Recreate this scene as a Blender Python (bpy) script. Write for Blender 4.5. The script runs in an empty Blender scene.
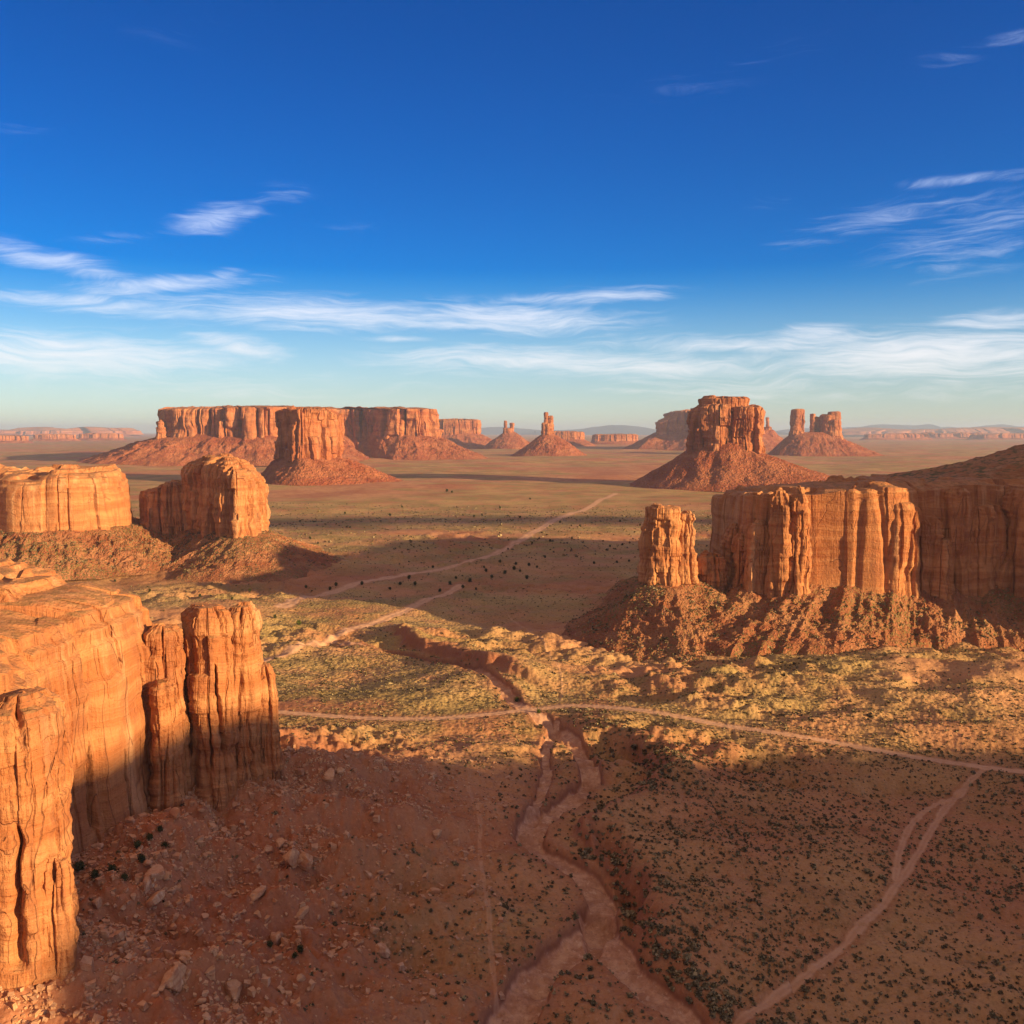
import bpy, math, random
import numpy as np
from mathutils import Vector

# ------------------------------------------------------------------ camera, sky, sun, exposure
SC = bpy.context.scene
COL = SC.collection
H = 120.0
F = 900.0
HORIZ = 431.0
PITCH = math.atan((512 - HORIZ) / F)
cam_d = bpy.data.cameras.new('camera')
cam = bpy.data.objects.new('camera', cam_d)
COL.objects.link(cam)
cam.location = (0, 0, H)
cam.rotation_euler = (math.radians(90) - PITCH, 0, 0)
cam_d.sensor_width = 36
cam_d.lens = 36 * F / 1024
cam_d.clip_start = 1
cam_d.clip_end = 200000
SC.camera = cam

SUN_EL = math.radians(11.3)
SX, SY = 0.8756, -0.4831            # horizontal direction towards the sun
SUNV = Vector((SX * math.cos(SUN_EL), SY * math.cos(SUN_EL), math.sin(SUN_EL)))
sun_d = bpy.data.lights.new('sun', 'SUN')
sun_d.energy = 5.0
sun_d.angle = math.radians(0.53)
sun_d.color = (1.0, 0.69, 0.35)
sun = bpy.data.objects.new('sun', sun_d)
COL.objects.link(sun)
sun.location = SUNV * 900
sun.rotation_euler = SUNV.to_track_quat('Z', 'Y').to_euler()

SC.view_settings.view_transform = 'Standard'
SC.view_settings.look = 'None'
SC.view_settings.gamma = 1
SC.view_settings.exposure = 1.03
SC.render.engine = 'CYCLES'
SC.cycles.max_bounces = 5
SC.cycles.diffuse_bounces = 3
SC.cycles.volume_bounces = 1
SC.cycles.use_denoising = True

# pixel of the photograph -> direction in the world
def ray(x, y):
    dx, dz, dy = (x - 512) / F, -(y - 512) / F, 1.0
    c, s = math.cos(PITCH), math.sin(PITCH)
    return np.array([dx, dy * c + dz * s, dz * c - dy * s])
def PD(x, y, Y):                     # point on that ray at ground distance Y
    d = ray(x, y)
    return d * (Y / d[1]) + np.array([0, 0, H])
def PZ(x, y, z=0.0):                 # point on that ray at height z
    d = ray(x, y)
    return d * ((z - H) / d[2]) + np.array([0, 0, H])
def XAT(x, Y, z=60):                 # world X of picture column x at distance Y
    return (x - 512) / F * (Y * math.cos(PITCH) + (H - z) * math.sin(PITCH))
def ZAT(y, Y):
    return PD(512, y, Y)[2]

# ------------------------------------------------------------------ node helpers
class NT:
    def __init__(s, nt):
        s.nt = nt; s.N = nt.nodes; s.L = nt.links
    def n(s, typ, ins=None, **props):
        nd = s.N.new(typ)
        for k, v in props.items(): setattr(nd, k, v)
        for k, v in (ins or {}).items():
            if isinstance(v, bpy.types.NodeSocket): s.L.new(v, nd.inputs[k])
            else: nd.inputs[k].default_value = (*v, 1.0) if nd.inputs[k].type == 'RGBA' and hasattr(v, '__len__') and len(v) == 3 else v
        return nd
    def m(s, op, a, b=None, c=None, clamp=False):
        ins = {0: a}
        if b is not None: ins[1] = b
        if c is not None: ins[2] = c
        return s.n('ShaderNodeMath', ins, operation=op, use_clamp=clamp).outputs[0]
    def mix(s, f, a, b, mode='MIX'):
        nd = s.n('ShaderNodeMix', data_type='RGBA', blend_type=mode)
        for i, v in ((0, f), (6, a), (7, b)):
            if isinstance(v, bpy.types.NodeSocket): s.L.new(v, nd.inputs[i])
            else: nd.inputs[i].default_value = v if i == 0 else (*v, 1)[:4]
        return nd.outputs[2]
    def ss(s, v, a, b, lo=0.0, hi=1.0):
        return s.n('ShaderNodeMapRange', {0: v, 1: a, 2: b, 3: lo, 4: hi}, interpolation_type='SMOOTHSTEP').outputs[0]
    def noise(s, vec, scale, detail=4, rough=0.55, dist=0.0):
        return s.n('ShaderNodeTexNoise', {'Vector': vec, 'Scale': scale, 'Detail': detail, 'Roughness': rough, 'Distortion': dist}).outputs[0]
    def scale(s, vec, xyz):
        return s.n('ShaderNodeVectorMath', {0: vec, 1: xyz}, operation='MULTIPLY').outputs[0]

# ------------------------------------------------------------------ world: Nishita sky with thin cirrus
world = bpy.data.worlds.new("World")
SC.world = world
world.use_nodes = True
w = NT(world.node_tree); w.N.clear()
SKY_STRENGTH = 0.11
sky = w.n('ShaderNodeTexSky', sky_type='NISHITA', sun_disc=False, sun_elevation=SUN_EL, sun_rotation=math.atan2(SX, SY),
          altitude=1600, air_density=1.0, dust_density=0.6, ozone_density=3.0)
co = w.n('ShaderNodeTexCoord').outputs['Generated']
sep = w.n('ShaderNodeSeparateXYZ', {0: co})
az = w.m('ARCTAN2', sep.outputs[0], sep.outputs[1])
el = w.m('ARCSINE', sep.outputs[2])
satn = w.ss(el, .02, .24, .72, 1.68)
k_ = w.n('ShaderNodeVectorMath', {0: sky.outputs[0], 1: (.185, .185, .185)}, operation='MULTIPLY').outputs[0]
k_ = w.n('ShaderNodeGamma', {0: w.n('ShaderNodeHueSaturation', {'Hue': 0.5, 'Saturation': satn, 'Value': 1.0, 'Color': k_}).outputs[0], 1: 1.35}).outputs[0]
hs = w.n('ShaderNodeVectorMath', {0: k_, 1: w.n('ShaderNodeCombineXYZ', {i: w.ss(el, 0.02, .42, v0, v1) for i, (v0, v1) in enumerate(((4.25, 2.2), (4.25, 4.2), (4.3, 4.9)))}).outputs[0]}, operation='MULTIPLY')
def azel(x, y):
    d = ray(x, y); return math.atan2(d[0], d[1]), math.atan2(d[2], math.hypot(d[0], d[1]))
comb = w.n('ShaderNodeCombineXYZ', {0: az, 1: el, 2: 0.0}).outputs[0]
# tilt and stretch: wisps lie almost level
warp = w.noise(w.scale(comb, (3, 9, 1)), 1.5, 3)
warp2 = w.n('ShaderNodeVectorMath', {0: comb, 1: w.n('ShaderNodeCombineXYZ', {0: 0.0, 1: w.m('MULTIPLY', w.m('SUBTRACT', warp, 0.5), 0.07), 2: 0.0}).outputs[0]}, operation='ADD').outputs[0]
n1 = w.noise(w.scale(warp2, (4.0, 52.0, 1)), 1.6, 10, 0.66, 0.18)
n2 = w.noise(w.scale(warp2, (14.0, 120.0, 1)), 1.5, 10, 0.7, 0.12)
wisp = w.m('ADD', w.m('MULTIPLY', n1, 0.65), w.m('MULTIPLY', n2, 0.35))
cov = None
# (x, y, half width px, half height px, tilt, amount)
CL = [(60, 262, 75, 9, -.16, .75), (160, 284, 75, 7, .10, .8), (225, 276, 20, 7, .25, .6), (215, 219, 36, 10, .22, .8), (275, 196, 50, 10, .25, .38),
      (110, 238, 50, 5, .12, .4), (360, 229, 40, 5, .05, .35), (160, 310, 190, 8, -.03, .68), (330, 314, 170, 13, -.02, .8), (500, 318, 130, 13, -.03, .85), (590, 297, 90, 7, .06, .75),
      (60, 356, 150, 18, 0, .85), (240, 345, 50, 9, -.12, .8), (400, 339, 40, 3, 0, .7), (470, 347, 35, 6, 0, .6), (540, 362, 170, 12, -.02, .8), (680, 366, 120, 12, 0, .8),
      (760, 343, 140, 9, .0, .8), (800, 337, 45, 9, .1, .85), (930, 355, 130, 19, .0, .95), (1000, 321, 50, 8, 0, .8), (980, 178, 75, 5, -.03, .5),
      (910, 213, 90, 11, .08, .50), (1000, 232, 90, 28, .12, .48), (945, 263, 50, 9, .08, .5), (800, 243, 40, 6, 0, .4), (700, 78, 130, 14, .18, .28),
      (955, 56, 40, 9, .05, .36), (1012, 38, 26, 7, 0, .45), (170, 20, 60, 18, 0, .22), (15, 127, 40, 7, 0, .3), (765, 203, 40, 6, -.1, .3),
      (200, 386, 260, 14, 0, .45), (620, 390, 60, 5, 0, .5), (850, 384, 260, 16, 0, .55), (480, 408, 620, 14, 0, .3)]
for (x, y, hw, hh, tl, am) in CL:
    a0, e0 = azel(x, y)
    u = w.m('SUBTRACT', az, a0); v = w.m('SUBTRACT', el, e0)
    v = w.m('SUBTRACT', v, w.m('MULTIPLY', u, tl))
    u = w.m('DIVIDE', u, hw / F * 1.15); v = w.m('DIVIDE', v, hh / F * 1.3)
    g = w.m('MULTIPLY', w.m('EXPONENT', w.m('MULTIPLY', w.m('ADD', w.m('MULTIPLY', u, u), w.m('MULTIPLY', v, v)), -0.8)), am)
    cov = g if cov is None else w.m('MAXIMUM', cov, g)
dens = w.ss(w.m('ADD', w.m('MULTIPLY', wisp, 1.25), w.m('MULTIPLY', cov, 0.62)), 0.76, 1.38)
dens = w.m('MULTIPLY', w.m('MULTIPLY', dens, w.ss(cov, 0.02, 0.45)), 0.8)
cloudcol = w.mix(w.ss(el, 0.02, 0.3), (4.9, 4.7, 4.6), (3.5, 4.2, 5.8))
hs2 = w.n('ShaderNodeVectorMath', {0: hs.outputs[0], 3: w.ss(az, -.62, .30, .74, 1.02)}, operation='SCALE').outputs[0]
skyc = w.mix(dens, hs2, cloudcol)
# warm cloud glow added to the unseen sky behind and overhead, filling the shade
bn = w.noise(w.scale(comb, (2.0, 7.0, 1)), 1.2, 7, .6, .4)
back = w.m('MULTIPLY', w.ss(w.m('SUBTRACT', sep.outputs[2], w.m('MULTIPLY', sep.outputs[1], .8)), .05, .45), w.m('MULTIPLY', w.ss(bn, .30, .55), w.ss(el, .05, .55, .25, 1.0)))
skyc = w.mix(w.m('MULTIPLY', back, .92), skyc, (2.6, 1.72, 1.25))
w.n('ShaderNodeOutputWorld', {0: w.n('ShaderNodeBackground', {0: skyc, 1: SKY_STRENGTH}).outputs[0]})

# ------------------------------------------------------------------ numpy noise
def _hash(i, j, k, s):
    n = (i.astype(np.int64) * 374761393 + j.astype(np.int64) * 668265263 + k * 1274126177 + s * 974634721) & 0xFFFFFFFF
    n = ((n ^ (n >> 13)) * 1103515245) & 0xFFFFFFFF
    n = ((n ^ (n >> 16)) * 668265261) & 0xFFFFFFFF
    return n ^ (n >> 15)
def noise2(x, y, s=0):
    xi = np.floor(x); yi = np.floor(y); fx = x - xi; fy = y - yi
    xi = xi.astype(np.int64); yi = yi.astype(np.int64)
    u = fx * fx * fx * (fx * (fx * 6 - 15) + 10); v = fy * fy * fy * (fy * (fy * 6 - 15) + 10)
    def g(i, j, dx, dy):
        a = (_hash(i, j, 0, s) & 4095) * (2 * np.pi / 4096)
        return np.cos(a) * dx + np.sin(a) * dy
    a = g(xi, yi, fx, fy); b = g(xi + 1, yi, fx - 1, fy)
    c = g(xi, yi + 1, fx, fy - 1); d = g(xi + 1, yi + 1, fx - 1, fy - 1)
    return ((a + (b - a) * u) + ((c + (d - c) * u) - (a + (b - a) * u)) * v) * 1.5
def noise3(x, y, z, s=0):
    x, y, z = np.broadcast_arrays(x, y, z)
    xi = np.floor(x).astype(np.int64); yi = np.floor(y).astype(np.int64); zi = np.floor(z).astype(np.int64)
    fx = x - xi; fy = y - yi; fz = z - zi
    f = lambda t: t * t * t * (t * (t * 6 - 15) + 10)
    u, v, q = f(fx), f(fy), f(fz)
    def g(a, b, c):
        hsh = _hash(xi + a, yi + b, zi + c, s)
        t = (hsh & 1023) * (2 * np.pi / 1024); ph = ((hsh >> 10) & 1023) / 512.0 - 1
        r = np.sqrt(1 - ph * ph)
        return np.cos(t) * r * (fx - a) + np.sin(t) * r * (fy - b) + ph * (fz - c)
    l = lambda a, b, t: a + (b - a) * t
    return l(l(l(g(0,0,0), g(1,0,0), u), l(g(0,1,0), g(1,1,0), u), v), l(l(g(0,0,1), g(1,0,1), u), l(g(0,1,1), g(1,1,1), u), v), q) * 1.5
def fbm2(x, y, o=4, s=0, r=0.5):
    t = 0; a = 1.0
    for i in range(o):
        t = t + a * noise2(x * 2 ** i + 17.3 * i, y * 2 ** i - 9.1 * i, s + i); a *= r
    return t
def fbm3(x, y, z, o=3, s=0, r=0.5):
    t = 0; a = 1.0
    for i in range(o):
        t = t + a * noise3(x * 2 ** i + 7.7 * i, y * 2 ** i, z * 2 ** i, s + i); a *= r
    return t
def cell2(x, y, s=0):
    xi = np.floor(x).astype(np.int64); yi = np.floor(y).astype(np.int64)
    f1 = np.full(x.shape, 9.0); f2 = f1.copy(); cid = np.zeros(x.shape, np.int64)
    for a in (-1, 0, 1):
        for b in (-1, 0, 1):
            h = _hash(xi + a, yi + b, 3, s)
            d = np.hypot(xi + a + (h & 255) / 256.0 - x, yi + b + ((h >> 8) & 255) / 256.0 - y)
            nw = d < f1
            f2 = np.where(nw, f1, np.minimum(f2, d)); cid = np.where(nw, h, cid); f1 = np.where(nw, d, f1)
    return f1, f2, cid
def blocks(x, y, z, size, height, s):
    """joint bounded blocks: a random step per block (-1..1) and 1 on the joints between columns"""
    f1, f2, cid = cell2(x / size, y / size, s)
    r = (cid & 1023) / 1024.0
    lay = z / (height * (.6 + .9 * r)) + r * 7
    k = np.floor(lay); fr = lay - k
    q = lambda kk: (_hash(cid & 0xFFFF, kk.astype(np.int64), 5, s) & 1023) / 511.5 - 1
    v = q(k) + (q(k + 1) - q(k)) * sst(fr, .93, 1.0)
    return v, 1 - sst(f2 - f1, 0, .09)
def sst(x, a, b):
    t = np.clip((x - a) / (b - a), 0, 1); return t * t * (3 - 2 * t)

def polyline_dist(X, Y, pts, closed=False):
    """distance to a polyline, signed side (+ to the right of travel), parameter 0..1"""
    P = [np.array(p[:2], float) for p in pts]
    if closed: P = P + [P[0]]
    seg = [np.linalg.norm(P[i + 1] - P[i]) for i in range(len(P) - 1)]
    tot = sum(seg); acc = 0
    best = np.full(X.shape, 1e9); side = np.zeros(X.shape); perp = np.zeros(X.shape); par = np.zeros(X.shape)
    for i in range(len(P) - 1):
        ax, ay = P[i]; bx, by = P[i + 1]; dx, dy = bx - ax, by - ay; L2 = dx * dx + dy * dy
        t = np.clip(((X - ax) * dx + (Y - ay) * dy) / L2, 0, 1)
        qx = X - (ax + t * dx); qy = Y - (ay + t * dy); d = np.hypot(qx, qy)
        cr = (dy * (X - ax) - dx * (Y - ay)) / math.sqrt(L2)
        m = d < best - 1e-7
        ms = m | ((np.abs(d - best) < 1e-6) & (np.abs(cr) > np.abs(perp)))
        best = np.where(m, d, best); side = np.where(ms, np.sign(cr), side); perp = np.where(ms, cr, perp)
        par = np.where(m, (acc + t * seg[i]) / tot, par); acc += seg[i]
    return best, side, par
def inside(X, Y, pts):
    c = np.zeros(X.shape, bool); n = len(pts)
    for i in range(n):
        x1, y1 = pts[i][:2]; x2, y2 = pts[(i + 1) % n][:2]
        if y1 == y2: continue
        c ^= ((y1 > Y) != (y2 > Y)) & (X < (x2 - x1) * (Y - y1) / (y2 - y1) + x1)
    return c
def smooth_line(pts, k=3):
    P = [np.array(p[:2], float) for p in pts]
    for _ in range(k):
        Q = [P[0]]
        for a, b in zip(P[:-1], P[1:]): Q += [a * .75 + b * .25, a * .25 + b * .75]
        Q.append(P[-1]); P = Q
    return P
def smooth_loop(pts, n, k=3, focus=None):
    P = np.array([p[:2] for p in pts], float)
    for _ in range(k):
        B = np.roll(P, -1, 0); Q = np.empty((len(P) * 2, 2)); Q[0::2] = P * .75 + B * .25; Q[1::2] = P * .25 + B * .75; P = Q
    B = np.vstack([P, P[:1]]); s = np.r_[0, np.cumsum(np.hypot(*np.diff(B, axis=0).T))]
    if focus:
        m_ = (B[:-1] + B[1:]) / 2; ds = np.diff(s)
        if len(m_) < 4000:      # subdivide so the weights switch smoothly
            tt = np.linspace(0, s[-1], 6001); B = np.c_[np.interp(tt, s, B[:, 0]), np.interp(tt, s, B[:, 1])]
            s = tt; m_ = (B[:-1] + B[1:]) / 2; ds = np.diff(s)
        x0_, x1_, y0_, y1_, f_ = focus
        wgt = np.where((m_[:, 0] > x0_) & (m_[:, 0] < x1_) & (m_[:, 1] > y0_) & (m_[:, 1] < y1_), f_, 1.0)
        s = np.r_[0, np.cumsum(ds * wgt)]
    t = np.linspace(0, s[-1], n, endpoint=False)
    Q = np.c_[np.interp(t, s, B[:, 0]), np.interp(t, s, B[:, 1])]
    area = np.sum(Q[:, 0] * np.roll(Q[:, 1], -1) - Q[:, 1] * np.roll(Q[:, 0], -1))
    return Q if area > 0 else Q[::-1]
def loop_normals(Q, win=3):
    T = np.roll(Q, -1, 0) - np.roll(Q, 1, 0)
    k = np.ones(2 * win + 1) / (2 * win + 1)
    T = np.c_[[np.convolve(np.r_[T[-win:, i], T[:, i], T[:win, i]], k, 'valid') for i in (0, 1)]].T
    N = np.c_[T[:, 1], -T[:, 0]]
    return N / np.maximum(np.linalg.norm(N, axis=1, keepdims=True), 1e-9)

# ------------------------------------------------------------------ object helpers
def mesh_np(name, V, Q, mat, parent=None, smooth=True, tri=False, attrs=None):
    V = np.asarray(V, np.float32); Q = np.asarray(Q, np.int32); k = Q.shape[1]
    me = bpy.data.meshes.new(name)
    me.vertices.add(len(V)); me.vertices.foreach_set('co', V.ravel())
    me.loops.add(Q.size); me.loops.foreach_set('vertex_index', Q.ravel())
    me.polygons.add(len(Q)); me.polygons.foreach_set('loop_start', np.arange(0, Q.size, k, dtype=np.int32))
    me.polygons.foreach_set('use_smooth', np.full(len(Q), smooth))
    for an, arr in (attrs or {}).items():
        at = me.attributes.new(an, 'FLOAT_COLOR' if arr.ndim == 2 else 'FLOAT', 'POINT')
        at.data.foreach_set('color' if arr.ndim == 2 else 'value', np.asarray(arr, np.float32).ravel())
    me.update(calc_edges=True); me.validate()
    me.materials.append(mat)
    o = bpy.data.objects.new(name, me); COL.objects.link(o)
    if parent is not None: o.parent = parent; o.matrix_parent_inverse = parent.matrix_world.inverted()
    return o
def grid_quads(nu, nv, closed=True):
    """nv rings of nu vertices each"""
    i = np.arange(nu if closed else nu - 1); j = np.arange(nv - 1)
    I, J = np.meshgrid(i, j); I2 = (I + 1) % nu
    return np.stack([J * nu + I, J * nu + I2, (J + 1) * nu + I2, (J + 1) * nu + I], -1).reshape(-1, 4)
def tag(o, label=None, cat=None, group=None, kind=None):
    for k, v in (('label', label), ('category', cat), ('group', group), ('kind', kind)):
        if v: o[k] = v
    return o
def thing(name, loc, label, cat, group=None):
    o = bpy.data.objects.new(name, None); COL.objects.link(o); o.location = loc
    o.empty_display_size = 5
    o.matrix_world.translation = loc
    bpy.context.view_layer.update()
    return tag(o, label, cat, group)

# ------------------------------------------------------------------ materials
def new_mat(name):
    m = bpy.data.materials.new(name); m.use_nodes = True; m.node_tree.nodes.clear()
    return m, NT(m.node_tree)
def finish(m, t, col, rough, height=None, bdist=1.0, bstr=1.0, spec=0.15):
    ins = {'Base Color': col, 'Roughness': rough, 'Specular IOR Level': spec}
    b = t.n('ShaderNodeBsdfPrincipled', ins)
    if height is not None:
        bp = t.n('ShaderNodeBump', {'Height': height, 'Distance': bdist, 'Strength': bstr})
        t.L.new(bp.outputs[0], b.inputs['Normal'])
    t.n('ShaderNodeOutputMaterial', {0: b.outputs[0]})
    return m

def rock_mat(name, k=1.0, tint=(1, 1, 1), top_green=0.5, dark=0.5, bd=1.0):
    """sandstone: k = size of the features (metres multiply by k)"""
    m, t = new_mat(name)
    g = t.n('ShaderNodeNewGeometry'); pos = g.outputs['Position']
    warp = t.n('ShaderNodeTexNoise', {'Vector': pos, 'Scale': .03 / k, 'Detail': 3.0}).outputs[1]
    wp = t.n('ShaderNodeVectorMath', {0: pos, 1: t.scale(warp, (10 * k, 10 * k, 14 * k))}, operation='ADD').outputs[0]
    band = t.noise(t.scale(wp, (.004 / k, .004 / k, .16 / k)), 1.0, 6, .65)
    fine = t.noise(t.scale(wp, (.02 / k, .02 / k, 1.6 / k)), 1.0, 4, .6)
    streak = t.noise(t.scale(pos, (.28 / k, .28 / k, .014 / k)), 1.0, 5, .62)
    streak2 = t.noise(t.scale(pos, (1.3 / k, 1.3 / k, .04 / k)), 1.0, 4, .6)
    blot = t.noise(pos, .045 / k, 5, .6)
    T = lambda c: tuple(c[i] * tint[i] for i in range(3))
    c = t.mix(t.ss(band, .36, .66), T((.40, .150, .056)), T((.52, .245, .105)))
    c = t.mix(t.ss(fine, .50, .72, 0, .25), c, T((.60, .33, .175)))
    c = t.mix(t.ss(blot, .46, .68, 0, .55), c, T((.30, .10, .045)))
    c = t.mix(t.ss(t.noise(t.scale(pos, (.09 / k, .09 / k, .006 / k)), 1.0, 5, .6), .54, .68, 0, .45), c, T((.66, .40, .22)))
    c = t.mix(t.ss(fine, .38, .28, 0, .3), c, T((.26, .09, .045)))
    c = t.mix(t.m('MULTIPLY', t.ss(streak, .50, .66), t.ss(streak2, .40, .6, dark * .5, dark), clamp=True), c, T((.17, .065, .04)))
    nz = t.n('ShaderNodeSeparateXYZ', {0: g.outputs['True Normal']}).outputs[2]
    topn = t.noise(pos, .12 / k, 5, .65)
    c = t.mix(t.m('MULTIPLY', t.ss(nz, .72, .93), t.ss(topn, .34, .62, .15, .8)), c, T((.50, .24, .11)))
    if top_green:
        c = t.mix(t.m('MULTIPLY', t.ss(nz, .80, .95), t.ss(t.noise(pos, .25 / k, 6, .7), .46, .56, 0, top_green)), c, (.10, .10, .035))
    v = t.n('ShaderNodeTexVoronoi', {'Vector': t.scale(wp, (.085 / k, .085 / k, .009 / k)), 'Scale': 1.0}, feature='DISTANCE_TO_EDGE').outputs[0]
    crack = t.ss(v, 0, .012)
    crack = t.m('MAXIMUM', crack, t.ss(t.n('ShaderNodeSeparateXYZ', {0: g.outputs['True Normal']}).outputs[2], .25, .55))
    rough = t.noise(pos, .5 / k, 8, .62)
    h = t.m('ADD', t.m('MULTIPLY', band, 1.6), t.m('MULTIPLY', rough, 1.0))
    h = t.m('ADD', h, t.m('MULTIPLY', fine, .35)); h = t.m('ADD', h, t.m('MULTIPLY', crack, .35)); h = t.m('ADD', h, t.m('MULTIPLY', streak2, .5))
    c = t.mix(t.m('SUBTRACT', 1.0, crack, clamp=True), c, t.mix(.45, c, T((.12, .045, .03))))
    return finish(m, t, c, .9, h, 1.3 * k * bd, .9)

def talus_mat(name, k=1.0, green=.5, tint=(1, 1, 1)):
    m, t = new_mat(name)
    g = t.n('ShaderNodeNewGeometry'); pos = g.outputs['Position']
    a = t.noise(pos, .05 / k, 6, .62); b = t.noise(pos, .35 / k, 6, .7); z = t.noise(t.scale(pos, (.01 / k, .01 / k, .22 / k)), 1.0, 4)
    T = lambda c: tuple(c[i] * tint[i] for i in range(3))
    c = t.mix(t.ss(a, .38, .62), T((.30, .105, .048)), T((.42, .19, .09)))
    c = t.mix(t.ss(z, .5, .62, 0, .5), c, T((.30, .09, .042)))
    vor = t.n('ShaderNodeTexVoronoi', {'Vector': pos, 'Scale': .55 / k, 'Randomness': 1.0})
    stone = t.ss(vor.outputs[0], .2, .5)
    c = t.mix(t.m('MULTIPLY', t.ss(b, .5, .62), t.m('SUBTRACT', 1.0, stone)), c, T((.56, .28, .14)))
    veg = t.m('MULTIPLY', t.ss(t.noise(pos, .6 / k, 5, .7), .48, .56), t.ss(t.noise(pos, .02 / k, 4), .40, .58, .15, 1))
    c = t.mix(t.m('MULTIPLY', veg, green), c, (.17, .145, .05))
    h = t.m('ADD', t.m('MULTIPLY', b, 1.6), t.m('MULTIPLY', stone, -.6))
    return finish(m, t, c, .95, h, 1.5 * k, .9)

# ------------------------------------------------------------------ terrain
NEAR_MESA = [(-80, 150), (-85, 164), (-95, 176), (-98, 195), (-93, 212), (-94, 226), (-84, 236), (-70, 243), (-66, 250), (-76, 256), (-100, 256),
             (-130, 270), (-170, 280), (-230, 275), (-300, 240), (-330, 180), (-320, 100), (-250, 80), (-170, 100), (-130, 122), (-104, 138), (-90, 145)]
RM_FOOT = [(72, 522), (110, 528), (138, 520), (175, 512), (210, 508), (262, 530), (315, 520), (352, 438), (480, 370), (700, 420), (900, 560), (900, 800), (500, 800), (250, 690), (140, 640), (90, 560)]
def base_h(X, Y):
    r = np.hypot(X, Y)
    near = 1 - sst(r, 600, 1400)
    h = 3.2 * fbm2(X / 110, Y / 85, 4, 3, .45) * (.25 + .75 * near)
    h = h + 7 * fbm2(X / 600, Y / 420, 3, 11) * sst(r, 500, 1500) * (1 - sst(r, 20000, 40000))
    # badlands and hummocks
    def bump(cx, cy, rx, ry, a): return a * np.exp(-((X - cx) / rx) ** 2 - ((Y - cy) / ry) ** 2)
    bz = bump(200, 430, 150, 75, 1.0)
    rd = 1 - np.abs(noise2(X / 34 + .3 * noise2(X / 20, Y / 20, 5), Y / 30, 21)) * 2
    h = h + bz * (8 + 3.0 * rd + 1.3 * fbm2(X / 20, Y / 16, 3, 41))
    h = h + bump(-10, 415, 34, 34, 6.5) + bump(60, 360, 60, 18, 2.5) + bump(-90, 385, 60, 30, 4) + bump(150, 345, 60, 20, 5)
    h = h + bump(70, 235, 60, 60, 3.5) + bump(-200, 560, 90, 60, 10) + bump(86, 352, 17, 6, -4.5) + bump(45, 322, 11, 10, -5) + bump(120, 362, 26, 7, -3) + bump(190, 372, 30, 8, 4) + bump(120, 392, 34, 9, 4.5) + bump(60, 405, 26, 10, 4) + bump(235, 405, 36, 12, 5) + bump(165, 352, 30, 9, -2.5) + bump(-260, 420, 110, 80, 13)
    return h + hf(X, Y)
def hf(X, Y):
    near = 1 - sst(np.hypot(X, Y), 600, 1400)
    return near * 2.6 * (.35 + sst(noise2(X / 140, Y / 110, 77), -.1, .4)) * fbm2(X / 22, Y / 15, 4, 31, .55)
def slope_h(X, Y):
    """the rubble slope under the near mesa"""
    h = np.zeros(X.shape)
    m = (X > -420) & (X < 60) & (Y > 20) & (Y < 420)
    if m.any():
        x, y = X[m], Y[m]
        d, _, par = polyline_dist(x, y, NEAR_MESA, True)
        d = np.where(inside(x, y, NEAR_MESA), 0, d)
        ang = np.arctan2(y - 190, x + 190)
        gl = noise2(ang * 9, d / 90, 61)
        hh = 27 * np.exp(-(d / 46) ** 1.15) + 5 * np.exp(-((d - 45) / 30) ** 2) * (gl + .2)
        win = sst(d, 2, 14) * (1 - sst(d, 70, 110))
        hh = hh + (win * (1 - .75 * sst(x, -60, -10))) * (1.6 * fbm2(x / 9, y / 9, 4, 71, .55) + 1.8 * (1 - 2 * np.abs(noise2(x / 14, y / 14, 91))))
        # rock ledge below the wall
        hh = hh + 6 * np.exp(-((x + 82) / 9) ** 2 - ((y - 200) / 16) ** 2) + 5 * np.exp(-((x + 52) / 9) ** 2 - ((y - 262) / 9) ** 2)
        h[m] = hh
    return h
def ground0(X, Y): return base_h(X, Y) + slope_h(X, Y)

def pick(x, y, far=9000):
    """first point of the uncarved ground seen through a pixel"""
    d = ray(x, y); t = np.concatenate([np.linspace(100, 1400, 1600), np.linspace(1404, far, 800)])
    X, Y, Z = d[0] * t, d[1] * t, H + d[2] * t
    k = np.argmax(Z < ground0(X, Y))
    if k == 0: k = -1
    return (float(X[k]), float(Y[k]))
def picks(l, k=2): return smooth_line([pick(*p) for p in l], k)
WASH = picks([(495, 1060), (512, 1010), (545, 962), (590, 930), (608, 900), (590, 874), (548, 852), (522, 836), (540, 816), (578, 790), (594, 768), (578, 742), (548, 722), (520, 708), (508, 690), (488, 672), (445, 660), (395, 652), (345, 641)])
WASH2 = picks([(596, 915), (612, 948), (645, 985), (700, 1035), (730, 1060)])
WASH3 = picks([(556, 722), (545, 745), (548, 770), (540, 800), (528, 822)])
ROAD = picks([(180, 702), (275, 711), (330, 716), (400, 719), (470, 717), (530, 710), (570, 706), (620, 708), (680, 715), (760, 730), (830, 743), (900, 754), (960, 765), (1024, 772), (1100, 778)])
SPUR = picks([(985, 768), (968, 782), (950, 804), (930, 832), (915, 862), (893, 893), (860, 930), (820, 968), (770, 1003), (720, 1040)])
SPUR2 = picks([(966, 784), (935, 804), (910, 824), (900, 850), (895, 880)])
MIDR = picks([(240, 668), (262, 660), (300, 645), (340, 632), (378, 622), (415, 606), (450, 592), (460, 585)])
FARR = picks([(283, 606), (300, 597), (345, 588), (400, 575), (450, 568), (500, 552), (525, 538), (545, 526), (570, 513), (600, 500), (615, 494)])
PATH = picks([(508, 615), (530, 632), (550, 655), (563, 682), (560, 702)])
PATH2 = picks([(468, 788), (482, 820), (478, 850), (488, 900), (490, 950), (498, 1010)])
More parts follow.
